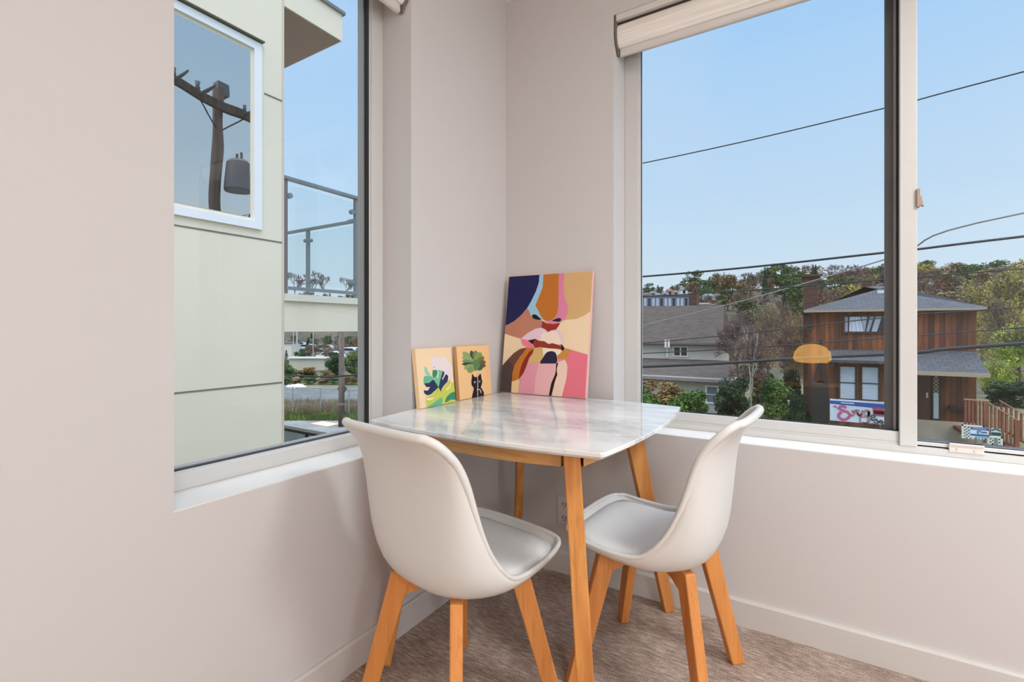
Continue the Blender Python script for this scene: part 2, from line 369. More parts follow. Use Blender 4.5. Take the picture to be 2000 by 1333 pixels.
# ---- window_2: wide sliding window in the right wall
w2 = struct('window_2', 'wide white sliding window with two panes')
fy = .137; MX0, MX1 = 1.432, 1.476; EX = WX1-.05
b = B()
b.box((WX0, fy, SZ), (WX0+.058, .2, TZ)); b.box((EX, fy, SZ), (WX1, .2, TZ))
b.box((WX0, fy, TZ-.05), (WX1, .2, TZ)); b.box((WX0, fy, SZ), (WX1, .2, SZ+.022)); b.box((WX0, fy+.006, SZ), (WX1, .2, SZ+.030))
b.build('frame', M_vinyl, w2, bevel=.002)
b = B()   # inner sash of the left pane
b.box((MX0, fy-.004, SZ+.022), (MX1, .162, TZ-.045)); b.box((WX0+.05, fy+.008, SZ+.03), (MX0, .162, SZ+.0640)); b.box((WX0+.05, fy+.008, SZ+.03), (WX0+.0635, .162, TZ-.05)); b.box((WX0+.05, fy+.008, TZ-.09), (MX0, .162, TZ-.05))
b.build('sash', M_vinyl, w2, bevel=.002)
b = B()
b.box((WX0+.06, .158, SZ+.04), (WX0+.0655, .166, TZ-.07)); b.box((WX0+.06, .158, SZ+.04), (MX0, .166, SZ+.0665)); b.box((MX0-.003, .158, SZ+.04), (MX0+.01, .166, TZ-.07))
b.box((MX1, .150, SZ+.02), (EX, .158, SZ+.0405)); b.box((EX-.003, .150, SZ), (EX+.01, .158, TZ))
b.build('gasket', M_gasket, w2)
b = B()   # outer sash: white rail inside, dark side towards the street
b.box((MX1, fy+.006, SZ+.022), (EX, .175, SZ+.0385)); b.box((MX1, fy+.006, TZ-.07), (EX, .175, TZ-.04))
b.build('sliding_sash', M_vinyl, w2, bevel=.002)
b = B(); b.box((MX0-.034, .176, SZ+.03), (MX0+.02, .199, TZ-.04)); b.box((MX0-.034, .176, SZ+.03), (EX, .199, SZ+.040))
b.build('meeting_stile', M_dark, w2, bevel=.002)
b = B(); b.box((MX0-.012, .168, SZ+.03), (MX0-.006, .175, TZ-.04)); b.build('weather_strip', M_greyframe, w2)
b = B(); b.poly([(WX0+.05, .163, SZ+.05), (MX0+.01, .163, SZ+.05), (MX0+.01, .163, TZ-.05), (WX0+.05, .163, TZ-.05)])
b.build('pane', M_glass, w2, raw=True)
b = B(); b.poly([(MX1-.02, .170, SZ+.03), (EX+.02, .170, SZ+.03), (EX+.02, .170, TZ-.05), (MX1-.02, .170, TZ-.05)])
b.build('pane', M_glass, w2, raw=True)
# latch on the stile and clip on the bottom rail
M_lock = mat('tan_latch_plastic', (176, 150, 134), .5); M_clip = mat('clear_clip_plastic', (226, 214, 208), .3)
p = PY(1791, 389, .14)
b = B(); b.box((MX1-.002, .124, p.z-.028), (MX1+.006, .150, p.z+.030)); b.prism([(MX1+.005, p.z-.022), (MX1+.016, p.z-.028), (MX1+.013, p.z-.012), (MX1+.009, p.z+.008), (MX1+.005, p.z+.006)], 'y', .128, .140)
b.build('latch', M_lock, w2, bevel=.001)
p = PY(1887, 880, fy)
b = B(); b.box((p.x-.04, fy-.004, SZ+.018), (p.x+.04, fy+.012, SZ+.046)); b.box((p.x-.04, fy-.009, SZ+.040), (p.x+.04, fy+.012, SZ+.046))
b.tube([(p.x-.02, fy-.007, SZ+.028), (p.x-.02, fy, SZ+.028)], .004, 8); b.tube([(p.x+.02, fy-.007, SZ+.028), (p.x+.02, fy, SZ+.028)], .004, 8)
b.build('sash_clip', M_clip, w2, bevel=.001)

# ---- roller blinds
M_blindfab = mat('oatmeal_blind_fabric', (250, 244, 238), .8, noise=((236, 228, 220), (3, 120, 160), .4, .65))
M_blindmetal = mat('blind_headrail_metal', (222, 215, 211), .45); M_blinddark = mat('blind_gap_shade', (70, 60, 54), .9)
M_bracket = mat('blind_end_cap', (120, 112, 108), .5)
def valance(o):   # (depth from front, z from top of window)
    return [(.020, -.036), (.012, -.048), (.008, -.066), (.010, -.090), (.018, -.110), (.030, -.122), (.06, -.122), (.06, -.036)]
def blind(along, a0, a1, sgn, label):
    """along='x' (wide window, room at -y) or 'y' (narrow window, room at +x)"""
    t = thing('roller_blind', label, 'blind', ((a0, 0, TZ-.14) if along == 'x' else (0, a0, TZ-.14)))
    def PR(b, prof, s, e, k=None):
        return b.prism([(sgn*u, TZ+w) for u, w in prof], along, s, e, k)
    b = B(); PR(b, [(.004, 0), (.004, -.024), (.07, -.024), (.07, 0)], a0, a1); b.build('headrail', M_blindmetal, t, bevel=.001)
    b = B(); PR(b, [(.022, -.024), (.022, -.04), (.07, -.04), (.07, -.024)], a0+.004, a1-.004); b.build('gap_strip', M_blinddark, t)  # strip coloured dark as the shade in the gap above the roll
    b = B(); PR(b, valance(0), a0+.007, a1-.007); b.build('fabric_roll', M_blindfab, t, smooth=False)
    b = B(); PR(b, [(.040, -.118), (.038, -.144), (.044, -.149), (.056, -.149), (.056, -.118)], a0+.009, a1-.009); b.build('hem_bar', M_blindmetal, t, bevel=.001)
    for s, e in ((a0, a0+.006), (a1-.006, a1)):
        b = B(); PR(b, [(.004, -.0), (.001, -.06), (.004, -.095), (.014, -.116), (.026, -.128), (.034, -.150), (.045, -.150), (.07, -.12), (.07, 0)], s, e); b.build('end_bracket', M_bracket, t)
    return t
blind('x', WX0+.004, WX1-.004, 1, 'rolled-up oatmeal roller blind at the top of the wide window')
blind('y', LY0+.004, LY1-.004, -1, 'rolled-up roller blind at the top of the narrow window')

# ---- outlet
b = B(); t = thing('wall_outlet', 'white power outlet low on the wall behind the table leg', 'outlet', (.301, -.001, .262))
b.box((.265, -.007, .2045), (.337, 0, .3195)); b.build('cover_plate', mat('outlet_plastic', (222, 217, 213), .4), t, bevel=.002)
for z in (.2905, .2335):
    sk = B().box((.283, -.0095, z-.017), (.319, -.006, z+.017)).build('socket', mat('outlet_plastic', (222, 217, 213), .4), t, bevel=.003)
    b = B(); b.box((.2915, -.0105, z-.002), (.2945, -.009, z+.009)); b.box((.3065, -.0105, z-.002), (.3095, -.009, z+.009)); b.tube([(.301, -.0105, z-.008), (.301, -.009, z-.008)], .0028, 8)
    b.build('slots', M_gasket, sk)

# ------------------------------------------------------------------ ceiling fill lamps, added out of view to light the room
def fill_ceiling_lamp(x, y, watts, label):
    t = thing('fill_ceiling_lamp', label, 'lamp', (x, y, CE), 0, 'added ceiling fill lamps out of view')
    B().lathe([(.0, 0), (.17, 0), (.17, -.03), (.155, -.035), (.155, -.02), (0, -.02)], (0, 0, 0), 32).build('fitting', M_vinyl, t, local=True, smooth=False)
    B().lathe([(.154, -.03), (.15, -.045), (.10, -.055), (0, -.058)], (0, 0, 0), 32).build('diffuser', mat('fill_lamp_diffuser', (255, 246, 232), .5, emit=(255, 246, 236), es=5), t, local=True, smooth=True)
    l = bpy.data.lights.new('fill_light', 'AREA'); l.shape = 'DISK'; l.size = .62; l.energy = watts; l.color = (.93, .985, 1)
    o = bpy.data.objects.new('fill_light', l); COL.objects.link(o); o.parent = t; o.location = (0, 0, -.08)
fill_ceiling_lamp(2.45, -.95, 37, 'added round white ceiling fill lamp, unseen right of the camera')
fill_ceiling_lamp(3.15, -3.15, 33, 'added round white ceiling fill lamp, unseen in the corner behind the camera')
fl = thing('fill_floor_lamp', 'added white drum floor lamp, unseen behind the camera as fill light', 'lamp', (3.25, -2.45, 0))  # drum lamp added out of view, lights chairs and carpet from lower down
B().lathe([(0, 0), (.15, 0), (.15, .02), (.02, .03), (.012, .05), (.012, 1.25), (0, 1.25)], (0, 0, 0), 24).build('stand', M_greyframe, fl, local=True)
B().lathe([(.0, 1.20), (.22, 1.20), (.22, 1.52), (.0, 1.52)], (0, 0, 0), 32).build('lamp_shade', mat('fill_drum_shade', (240, 236, 230), .6, emit=(240, 250, 255), es=20), fl, local=True)

# ------------------------------------------------------------------ table
TT = .757
def bowed(x0, x1, y0, y1, bow, n=10, inset=0, rc=.005):
    pts = []
    cs = [(x0, y0), (x1, y0), (x1, y1), (x0, y1)]; nm = [(0, -1), (1, 0), (0, 1), (-1, 0)]
    for i in range(4):
        a = Vector(cs[i]); c = Vector(cs[(i+1) % 4]); N = Vector(nm[i]); ln = (c-a).length
        for j in range(n+1):
            t = rc/ln+(1-2*rc/ln)*j/n
            q = a.lerp(c, t)+N*(bow*4*t*(1-t))
            pts.append(q)
    if inset:
        m = Vector(((x0+x1)/2, (y0+y1)/2)); pts = [q+(m-q).normalized()*inset for q in pts]
    return pts
tb = thing('dining_table', 'small square table with white marble top and oak legs in the corner', 'table', (.43, -.48, 0))
b = B()
X0, X1, Y0, Y1 = .042, .792, -.838, -.080
loops = []
for ins, z in ((.0015, TT), (0, TT-.002), (0, TT-.010), (.012, TT-.018)):
    loops.append([(q.x, q.y, z) for q in bowed(X0, X1, Y0, Y1, .032, 10, ins)])
n = len(loops[0])
b.add([p for l in loops for p in l], [tuple(range(n)), tuple(range(3*n, 4*n))[::-1]]+[(i*n+j, i*n+(j+1) % n, (i+1)*n+(j+1) % n, (i+1)*n+j) for i in range(3) for j in range(n)])
b.build('tabletop', M_marble, tb)
ax0, ax1, ay0, ay1 = .135, .702, -.768, -.155
zt, zb = TT-.018, TT-.068
def curved_apron(p0, p1, nrm, thick=.018, name='apron', m=None):
    b = B(); rows = []
    for i in range(13):
        t = i/12; q = Vector(p0).lerp(Vector(p1), t)+Vector(nrm)*(.016*4*t*(1-t)); q2 = q-Vector(nrm)*thick
        dz = .004*4*t*(1-t)
        rows.append([(q.x, q.y, zt), (q.x, q.y, zb-dz), (q2.x, q2.y, zb-dz), (q2.x, q2.y, zt), (q.x, q.y, zt)])
    b.grid(rows); b.build(name, m, tb, bevel=.001, weld=True)
curved_apron((ax0+.03, ay0), (ax1-.048, ay0), (0, -1), m=M_oakx); curved_apron((ax0+.03, ay1), (ax1-.05, ay1), (0, 1), m=M_oakx)
curved_apron((ax1, ay0+.030), (ax1, ay1-.03), (1, 0), m=M_oaky); curved_apron((ax0, ay0+.03), (ax0, ay1-.03), (-1, 0), m=M_oaky)
def board_leg(top, foot, wdir, w1, w2, th1, th2, z1, z0=0.0, k=None):
    wd = Vector((wdir[0], wdir[1], 0)).normalized(); td = Vector((-wd.y, wd.x, 0)); b = B(); P = []
    for (c, z, w, h) in ((foot, z0, w2, th2), (top, z1, w1, th1)):
        c = Vector((c[0], c[1], z))
        for a, e in ((-1, -1), (1, -1), (1, 1), (-1, 1)): P.append(c+wd*(a*w/2)+td*(e*h/2))
    b.hexa(P); return b
for tp, ft in (((.682, -.766), (.762, -.832)), ((.160, -.730), (.068, -.800)), ((.630, -.168), (.742, -.052)), ((.205, -.205), (.115, -.095))):
    wd = (ft[0]-tp[0], ft[1]-tp[1]) if tp[0] != .682 else (.42, -.90)
    board_leg(tp, ft, wd, .070, .038, .030 if tp[0] != .682 else .040, .027 if tp[0] != .682 else .040, TT-.0185).build('leg', M_oak, tb, bevel=.003)

# ------------------------------------------------------------------ chairs (local: +x is the back direction, origin between the feet)
def cr_spline(pts, sub=3, closed=True):
    out = []; n = len(pts)
    for i in range(n if closed else n-1):
        p0, p1, p2, p3 = (pts[(i-1) % n], pts[i], pts[(i+1) % n], pts[(i+2) % n]) if closed else (pts[max(i-1, 0)], pts[i], pts[i+1], pts[min(i+2, n-1)])
        for j in range(sub):
            t = j/sub
            out.append(tuple(.5*((2*b_)+(-a+c)*t+(2*a-5*b_+4*c-d)*t*t+(-a+3*b_-3*c+d)*t**3) for a, b_, c, d in zip(p0, p1, p2, p3)))
    if not closed: out.append(tuple(pts[-1]))
    return out
#       centre b,z        rim b,z        half width
SH = [(-.228, .446, -.200, .442, .184),
      (-.214, .424, -.185, .442, .197),
      (-.178, .398, -.145, .434, .206),
      (-.115, .384, -.090, .428, .210),
      (-.040, .372, -.030, .425, .212),
      (.040, .367, .022, .433, .212),
      (.105, .376, .060, .463, .210),
      (.155, .403, .095, .510, .205),
      (.180, .455, .122, .568, .201),
      (.190, .520, .142, .625, .197),
      (.196, .600, .160, .682, .192),
      (.204, .680, .182, .730, .187),
      (.222, .738, .208, .762, .184),
      (.247, .778, .232, .786, .174),
      (.266, .801, .250, .799, .154)]
def make_chair(loc, rot, label, group):
    t = thing('shell_chair', label, 'chair', loc, rot, group)
    rows5 = cr_spline([tuple(r) for r in SH], 3, False); NU = 20; rows = []
    for (cb, cz, rb, rz, w) in rows5:
        row = []
        for j in range(NU+1):
            th = (j/NU*2-1)*math.pi/2; s = math.sin(th); k = 1-math.cos(th)
            k = k**1.15
            row.append((cb+(rb-cb)*k, w*(abs(s)**.92)*(1 if s >= 0 else -1), cz+(rz-cz)*k))
        rows.append(row)
    # turned-out rim
    b = B(); b.grid(rows); o = b.build('seat_shell', M_shell, t, local=True, smooth=True, solid=.009)
    # rolled lip following the rim
    edge = [r[0] for r in rows]+rows[-1][1:-1]+[r[-1] for r in rows[::-1]]+rows[0][1:-1][::-1]
    b = B(); m = len(edge); ring = []
    pv = [Vector(p) for p in edge]
    for i in range(m):
        d = (pv[(i+1) % m]-pv[i-1]).normalized()
        c = Vector((.02, 0, .56)); outw = (pv[i]-c); outw -= d*outw.dot(d); outw.normalize(); up = d.cross(outw)
        rr_ = .0068+.0042*min(1, max(0, (pv[i].z-.55)/.15))
        q = [pv[i]+outw*(rr_*math.cos(a))+up*(rr_*math.sin(a)) for a in [2*math.pi*j/8 for j in range(8)]]
        ring.append(q)
    vs = [p for r in ring for p in r]
    b.add(vs, [(i*8+j, i*8+(j+1) % 8, ((i+1) % m)*8+(j+1) % 8, ((i+1) % m)*8+j) for i in range(m) for j in range(8)])
    b.build('rim', M_shell, t, local=True, smooth=True)
    # cushion
    b = B(); rows = []
    for i in range(13):
        u = -1+2*i/12; row = []
        for j in range(13):
            v = -1+2*j/12
            r = (abs(u)**4+abs(v)**4)**.25; mx_ = max(abs(u), abs(v)); s = 1 if mx_ == 0 else mx_/max(r, 1e-6)
            x, y = u*s, v*s
            h = .013*(1-mx_**8)**.5 if mx_ < 1 else 0
            bx = -.034+x*.178; rz_ = interp(bx, [(r[2], r[3]) for r in SH]); rz_ = min(rz_, .465); cc_ = 1-min(1, abs(y))**3
            row.append((bx, y*(.197-.008*x), rz_-.008+h-.004*cc_))
        rows.append(row)
    b.grid(rows); low = [[(p[0]*.97, p[1]*.95, p[2]-.022) for p in r] for r in rows]
    n = 13; o = len(b.v); b.grid([r[::-1] for r in low])
    def idx(i, j): return i*n+j
    def idl(i, j): return o+i*n+(n-1-j)
    per = [(0, j) for j in range(n)]+[(i, n-1) for i in range(1, n)]+[(n-1, j) for j in range(n-2, -1, -1)]+[(i, 0) for i in range(n-2, 0, -1)]
    for q in range(len(per)):
        a, c = per[q], per[(q+1) % len(per)]; b.f.append((idx(*a), idx(*c), idl(*c), idl(*a))); b.m.append(0)
    b.build('cushion', M_cush, t, local=True, smooth=True)
    # legs and crossed bearers under the shell
    for sx in (-1, 1):
        for sy in (-1, 1):
            tp = (sx*.112, sy*.108); ft = (sx*.187, sy*.185)
            board_leg(tp, ft, (sx, sy), .056, .044, .031, .028, .386).build('leg', M_beech, t, local=True, bevel=.004)
    for a in (1, -1):
        d = Vector((.12, .116*a, 0)); nn = Vector((-d.y, d.x, 0)).normalized()*.013; P = []
        b = B()
        prof = [(-1, .376), (-1, .318), (-.62, .338), (0, .342), (.62, .338), (1, .318), (1, .376)]
        vs = [Vector((d.x*u, d.y*u, z))+s*nn for s in (-1, 1) for u, z in prof]; n7 = 7
        b.add(vs, [tuple(range(7))[::-1], tuple(range(7, 14))]+[(i, (i+1) % 7, 7+(i+1) % 7, 7+i) for i in range(7)])
        b.build('bearer', M_beech, t, local=True)
    return t
G = 'pair of white shell chairs at the marble table'
ch = make_chair((.793, -.393, 0), R(-3.5), 'white shell chair on the window side of the table, its seat facing left', G)
FL = Vector((.203, -.622)); yaw = R(-9)
fwd = Vector((-math.sin(yaw), math.cos(yaw))); rgt = Vector((fwd.y, -fwd.x))
cc = FL+rgt*.197-fwd*.164
dup(ch, (cc.x, cc.y, 0), yaw-R(90), 'white shell chair in front of the table, seen from behind')

# ------------------------------------------------------------------ paintings
def homog(src):
    """crop quad (TL,TR,BR,BL) -> unit square; returns function"""
    import numpy as np
    dst = [(0, 1), (1, 1), (1, 0), (0, 0)]; Am = []; bb = []
    for (x, y), (u, v) in zip(src, dst):
        Am.append([x, y, 1, 0, 0, 0, -u*x, -u*y]); bb.append(u)
        Am.append([0, 0, 0, x, y, 1, -v*x, -v*y]); bb.append(v)
    h = np.linalg.solve(np.array(Am, float), np.array(bb, float))
    def f(x, y):
        w = h[6]*x+h[7]*y+1
        return (min(1, max(0, (h[0]*x+h[1]*y+h[2])/w)), min(1, max(0, (h[3]*x+h[4]*y+h[5])/w)))
    return f
ACOL = {}
def acol(c):
    if c not in ACOL:
        ACOL[c] = mat('acrylic_paint_%d_%d_%d' % c, c, .5, spec=.3)
    return ACOL[c]
def canvas(name, label, bl, br, tl, tr, thick, base, side, quad, shapes, smooth=3, gloss=.5):
    """bl.. are the corners of the painted face; shapes: (colour, points, smooth?) in crop coordinates"""
    bl, br, tl, tr = map(Vector, (bl, br, tl, tr))
    ex = (br-bl); ey = (tl-bl); nrm = ex.cross(ey).normalized()
    t = thing(name, label, 'painting', ((bl+br)/2-nrm*thick/2))
    b = B(); bk = [p-nrm*thick for p in (bl, br, tr, tl)]
    b.hexa([bk[0], bk[1], br, bl, bk[3], bk[2], tr, tl]); b.build('stretched_canvas', side, t, bevel=.0015)
    b = B(); cols = []; f = homog(quad)
    def P(u, v, k): return bl+ex*u+ey*v+nrm*(.0003+.00012*k)
    def ci(c):
        if c not in cols: cols.append(c)
        return cols.index(c)
    e = .004
    b.poly([P(e, e, 0), P(1-e, e, 0), P(1-e, 1-e, 0), P(e, 1-e, 0)], ci(base))
    for k, sh in enumerate(shapes):
        pts = sh[1]
        if len(sh) < 3 or sh[2]: pts = cr_spline(pts, smooth)
        q = [f(x, y) for x, y in pts]; q = [(min(1-e, max(e, u)), min(1-e, max(e, v))) for u, v in q]
        qq = [q[0]]
        for p in q[1:]:
            if (p[0]-qq[-1][0])**2+(p[1]-qq[-1][1])**2 > 1e-6: qq.append(p)
        tris = [ [Vector((u, v, 0)) for u, v in qq] ]
        from mathutils.geometry import tessellate_polygon
        for tr3 in tessellate_polygon(tris):
            pp = [P(qq[i][0], qq[i][1], k+1) for i in tr3]
            if (pp[1]-pp[0]).cross(pp[2]-pp[0]).dot(nrm) < 0: pp = pp[::-1]
            b.poly(pp, ci(sh[0]))
    b.build('painted_design', [acol(c) for c in cols], t, raw=True)
    return t
PEACH = (250, 222, 186)
big = [
 ((222, 178, 126), [(655,95),(940,80),(940,440),(907,457),(850,492),(780,522),(690,530),(600,540),(600,300)], False),
 ((245, 222, 190), [(940,430),(907,457),(850,490),(780,522),(690,528),(645,560),(600,620),(620,680),(655,745),(720,790),(790,820),(880,845),(940,850)], False),
 ((30, 32, 84), [(100,100),(438,100),(432,190),(405,270),(365,352),(325,422),(270,485),(205,540),(150,570),(100,578)], False),
 ((196, 132, 108), [(100,578),(150,570),(205,540),(270,485),(325,425),(345,460),(370,505),(420,525),(465,540),(455,600),(400,612),(330,650),(268,697),(190,677),(100,652)], False),
 ((162, 206, 232), [(438,100),(482,100),(465,240),(440,300),(405,388),(425,440),(448,500),(468,535),(430,530),(385,505),(365,505),(340,450),(326,422),(365,352),(405,270),(432,190)], False),
 ((200, 118, 44), [(476,95),(622,95),(613,200),(611,400),(600,470),(570,520),(540,537),(500,540),(470,528),(445,490),(428,450),(400,405),(402,392),(440,300),(465,240)], False),
 ((230, 136, 172), [(618,95),(668,95),(658,200),(665,330),(695,400),(697,460),(672,520),(635,552),(590,568),(530,562),(475,538),(540,538),(575,518),(600,470),(611,400),(613,200)], False),
 ((28, 20, 24), [(368,488),(400,482),(430,505),(452,528),(405,526),(378,515)]),
 ((28, 20, 24), [(552,540),(590,520),(622,515),(638,530),(615,548),(590,544)]),
 ((158, 50, 38), [(465,540),(500,560),(560,568),(628,560),(602,600),(585,622),(545,624),(515,640),(490,617),(453,600)], False),
 ((238, 208, 222), [(266,697),(330,647),(400,609),(455,600),(490,617),(515,640),(560,622),(600,618),(640,660),(655,745),(600,752),(555,740),(520,747),(480,722),(430,717),(400,700),(330,714)], False),
 ((250, 228, 210), [(470,640),(515,642),(560,630),(600,640),(625,700),(640,745),(600,752),(555,740),(520,747),(480,722),(440,717),(450,670)], False),
 ((244, 128, 152), [(266,697),(330,713),(350,730),(372,747),(392,787),(330,780),(282,752)], False),
 ((252, 224, 182), [(60,652),(115,655),(190,676),(266,697),(280,750),(320,778),(250,792),(200,832),(90,937),(60,950)], False),
 ((156, 52, 40), [(375,742),(400,700),(430,717),(480,722),(520,747),(555,740),(600,753),(640,765),(655,790),(640,800),(600,792),(540,787),(500,782),(440,773),(395,782)], False),
 ((28, 20, 24), [(330,713),(365,708),(400,700),(385,725),(372,747)], False),
 ((28, 20, 24), [(625,743),(648,758),(668,788),(650,812),(635,795),(640,765)], False),
 ((112, 72, 60), [(322,777),(260,790),(205,825),(150,880),(88,937),(60,1180),(186,1185),(186,1080),(191,1000),(210,930),(260,860),(300,810)], False),
 ((84, 68, 66), [(150,885),(88,940),(60,1180),(186,1185),(186,1080),(191,1000),(205,945)], False),
 ((204, 122, 44), [(320,777),(390,787),(350,840),(310,900),(270,960),(255,1055),(188,1080),(191,1000),(210,930),(260,870)], False),
 ((148, 44, 34), [(390,788),(372,850),(335,905),(325,935),(290,1005),(250,1058),(255,1000),(275,930),(300,880),(340,820)], False),
 ((224, 184, 124), [(390,785),(440,773),(475,790),(472,870),(447,922),(328,917),(345,870),(375,830)], False),
 ((252, 236, 214), [(465,785),(500,783),(540,787),(600,792),(640,800),(632,825),(598,855),(585,826),(545,811),(500,826),(474,862)], False),
 ((40, 34, 66), [(447,922),(470,870),(500,826),(545,811),(585,826),(598,880),(588,922)]),
 ((212, 142, 66), [(668,786),(728,800),(690,880),(600,885),(598,855),(632,828),(650,812)], False),
 ((232, 146, 172), [(600,884),(690,880),(665,900),(595,916)], False),
 ((238, 122, 142), [(726,799),(790,820),(880,845),(920,850),(900,1260),(638,1230),(682,1060),(702,960),(685,885)], False),
 ((248, 214, 196), [(600,912),(668,890),(698,945),(684,1060),(640,1230),(548,1220),(585,1060),(600,1000)], False),
 ((242, 186, 190), [(430,922),(592,922),(585,1000),(545,1120),(530,1225),(383,1215),(390,1050)], False),
 ((234, 160, 180), [(328,916),(432,922),(402,1040),(388,1215),(240,1200),(262,1060),(300,990),(325,930)], False),
 ((250, 216, 162), [(186,1080),(258,1057),(245,1200),(180,1195)], False),
 ((30, 20, 22), [(592,922),(612,915),(592,980),(602,1020),(572,1100),(545,1225),(522,1225),(545,1100),(585,1010)], False),
]
yb = -.088
canvas('canvas_painting', 'large canvas painting of abstract lips and nose leaning on the wall', (.027, yb, TT+.001), (.431, yb, TT+.001), (.030, -.021, 1.272), (.434, -.021, 1.272), .018,
       PEACH, mat('canvas_pink_edge', (236, 186, 178), .7), [(155,138),(932,86),(858,1240),(78,1170)], big)
p1 = [
 ((240, 226, 228), [(370,330),(400,275),(440,262),(480,300),(560,300),(620,262),(680,300),(720,350),(790,420),(820,700),(830,760),(760,720),(640,580),(560,530),(430,530),(400,480)], False),
 ((150, 208, 196), [(250,480),(290,490),(330,560),(400,660),(400,700),(330,660),(270,600)]),
 ((108, 186, 148), [(245,690),(280,650),(330,660),(400,660),(450,700),(400,750),(320,790),(250,800)]),
 ((58, 142, 104), [(420,540),(500,530),(520,580),(500,640),(460,700),(415,650)], False),
 ((120, 194, 152), [(530,530),(625,548),(600,620),(585,720),(548,870),(455,730),(500,640)], False),
 ((240, 226, 228), [(530,560),(550,560),(530,690),(505,690)], False),
 ((38, 54, 92), [(250,800),(350,785),(445,715),(545,865),(480,925),(400,1000),(330,1025),(265,990),(250,930),(330,935),(380,865),(300,865)], False),
 ((38, 54, 92), [(625,548),(660,575),(640,660),(690,605),(740,640),(725,750),(650,830),(610,890),(598,950),(550,868),(580,720)], False),
 ((250, 236, 226), [(612,700),(670,600),(680,620),(625,720)], False),
 ((206, 212, 92), [(545,868),(598,950),(650,850),(730,760),(760,700),(800,770),(850,760),(875,880),(915,1130),(325,1260),(290,1060),(410,1010),(480,925)], False),
 ((250, 226, 200), [(300,1075),(380,1075),(450,1060),(450,1085),(370,1115),(310,1100)]),
 ((250, 232, 180), [(680,900),(750,850),(790,770),(780,850),(730,910)]),
 ((110, 190, 150), [(310,1265),(430,1180),(520,1110),(620,1050),(640,1110),(620,1180),(640,1210)], False),
 ((60, 146, 118), [(680,1130),(720,1030),(790,970),(872,930),(905,1090),(800,1090),(700,1150)], False),
 ((40, 40, 60), [(436,476),(460,476),(450,494)], False),
]
canvas('canvas_painting', 'small canvas of a white cat behind a green leaf, leftmost on the table', (.040, -.612, TT+.001), (.040, -.417, TT+.001), (.019, -.6165, .966), (.019, -.4215, .966), .018,
       (250, 220, 180), mat('canvas_peach_edge', (246, 208, 160), .7), [(50,140),(775,85),(905,1130),(195,1290)], p1)
def lobe(cx, cy, tx, ty, w):
    a = Vector((cx, cy)); t = Vector((tx, ty)); d = t-a; n = Vector((-d.y, d.x)).normalized()*w*1.35
    pts = [a, a+d*.35+n*.8, a+d*.75+n, t+n*.3, t-n*.3, a+d*.75-n, a+d*.35-n*.8]
    return [tuple(p) for p in pts]
p2 = [
 ((150, 172, 112), lobe(1190,390,960,200,40)), ((60, 84, 60), lobe(1170,330,1110,170,30)), ((120, 146, 88), lobe(1190,360,1200,165,36)),
 ((150, 160, 96), lobe(1200,370,1300,200,48)), ((152, 176, 116), lobe(1180,380,955,290,34)), ((108, 154, 108), lobe(1190,400,960,360,30)),
 ((66, 74, 58), lobe(1190,410,955,420,22)), ((156, 176, 104), lobe(1210,430,1000,500,38)), ((130, 160, 100), lobe(1220,440,1070,560,46)),
 ((112, 130, 80), lobe(1210,400,1360,280,36)), ((122, 88, 60), lobe(1220,410,1400,370,30)), ((110, 96, 62), lobe(1220,430,1405,440,34)),
 ((72, 104, 70), lobe(1220,420,1340,510,46)), ((96, 138, 90), [(1150,360),(1230,340),(1300,420),(1250,520),(1200,540),(1180,440)]),
 ((30, 24, 30), [(1155,600),(1175,620),(1205,665),(1240,660),(1270,665),(1295,620),(1312,590),(1330,625),(1342,690),(1365,750),(1355,810),(1340,860),(1372,900),(1410,960),(1420,1045),(1185,1090),(1190,1000),(1210,900),(1205,870),(1160,820),(1150,740),(1158,680)], False),
 ((200, 214, 200), [(1240,560),(1250,560),(1275,700),(1290,900),(1300,1040),(1288,1045),(1276,900),(1262,700)], False),
 ((196, 200, 200), [(1200,745),(1225,745),(1232,765),(1215,785),(1198,770)]), ((196, 200, 200), [(1295,735),(1318,735),(1322,755),(1305,768),(1292,752)]),
 ((30, 24, 30), [(1208,758),(1222,758),(1220,772),(1210,772)]), ((30, 24, 30), [(1302,746),(1314,746),(1312,757),(1303,757)]),
 ((214, 214, 210), [(1262,905),(1300,890),(1345,920),(1358,970),(1346,975),(1330,930),(1300,905),(1272,920)]),
]
canvas('canvas_painting', 'small canvas of a black cat holding a leaf, beside the big painting', (.0305, -.379, TT+.001), (.0305, -.158, TT+.001), (.019, -.3875, .967), (.019, -.1900, .967), .018,
       (250, 206, 150), mat('canvas_orange_edge', (224, 168, 104), .7), [(825,98),(1440,48),(1582,990),(955,1120)], p2)
# ================================================================== OUTSIDE
GZ = -3.6
def rect(px0, py0, px1, py1, y):
    a = PY(px0, 643, y); c = PY(px1, 643, y); m = (px0+px1)/2
    return a.x, c.x, PY(m, py1, y).z, PY(m, py0, y).z
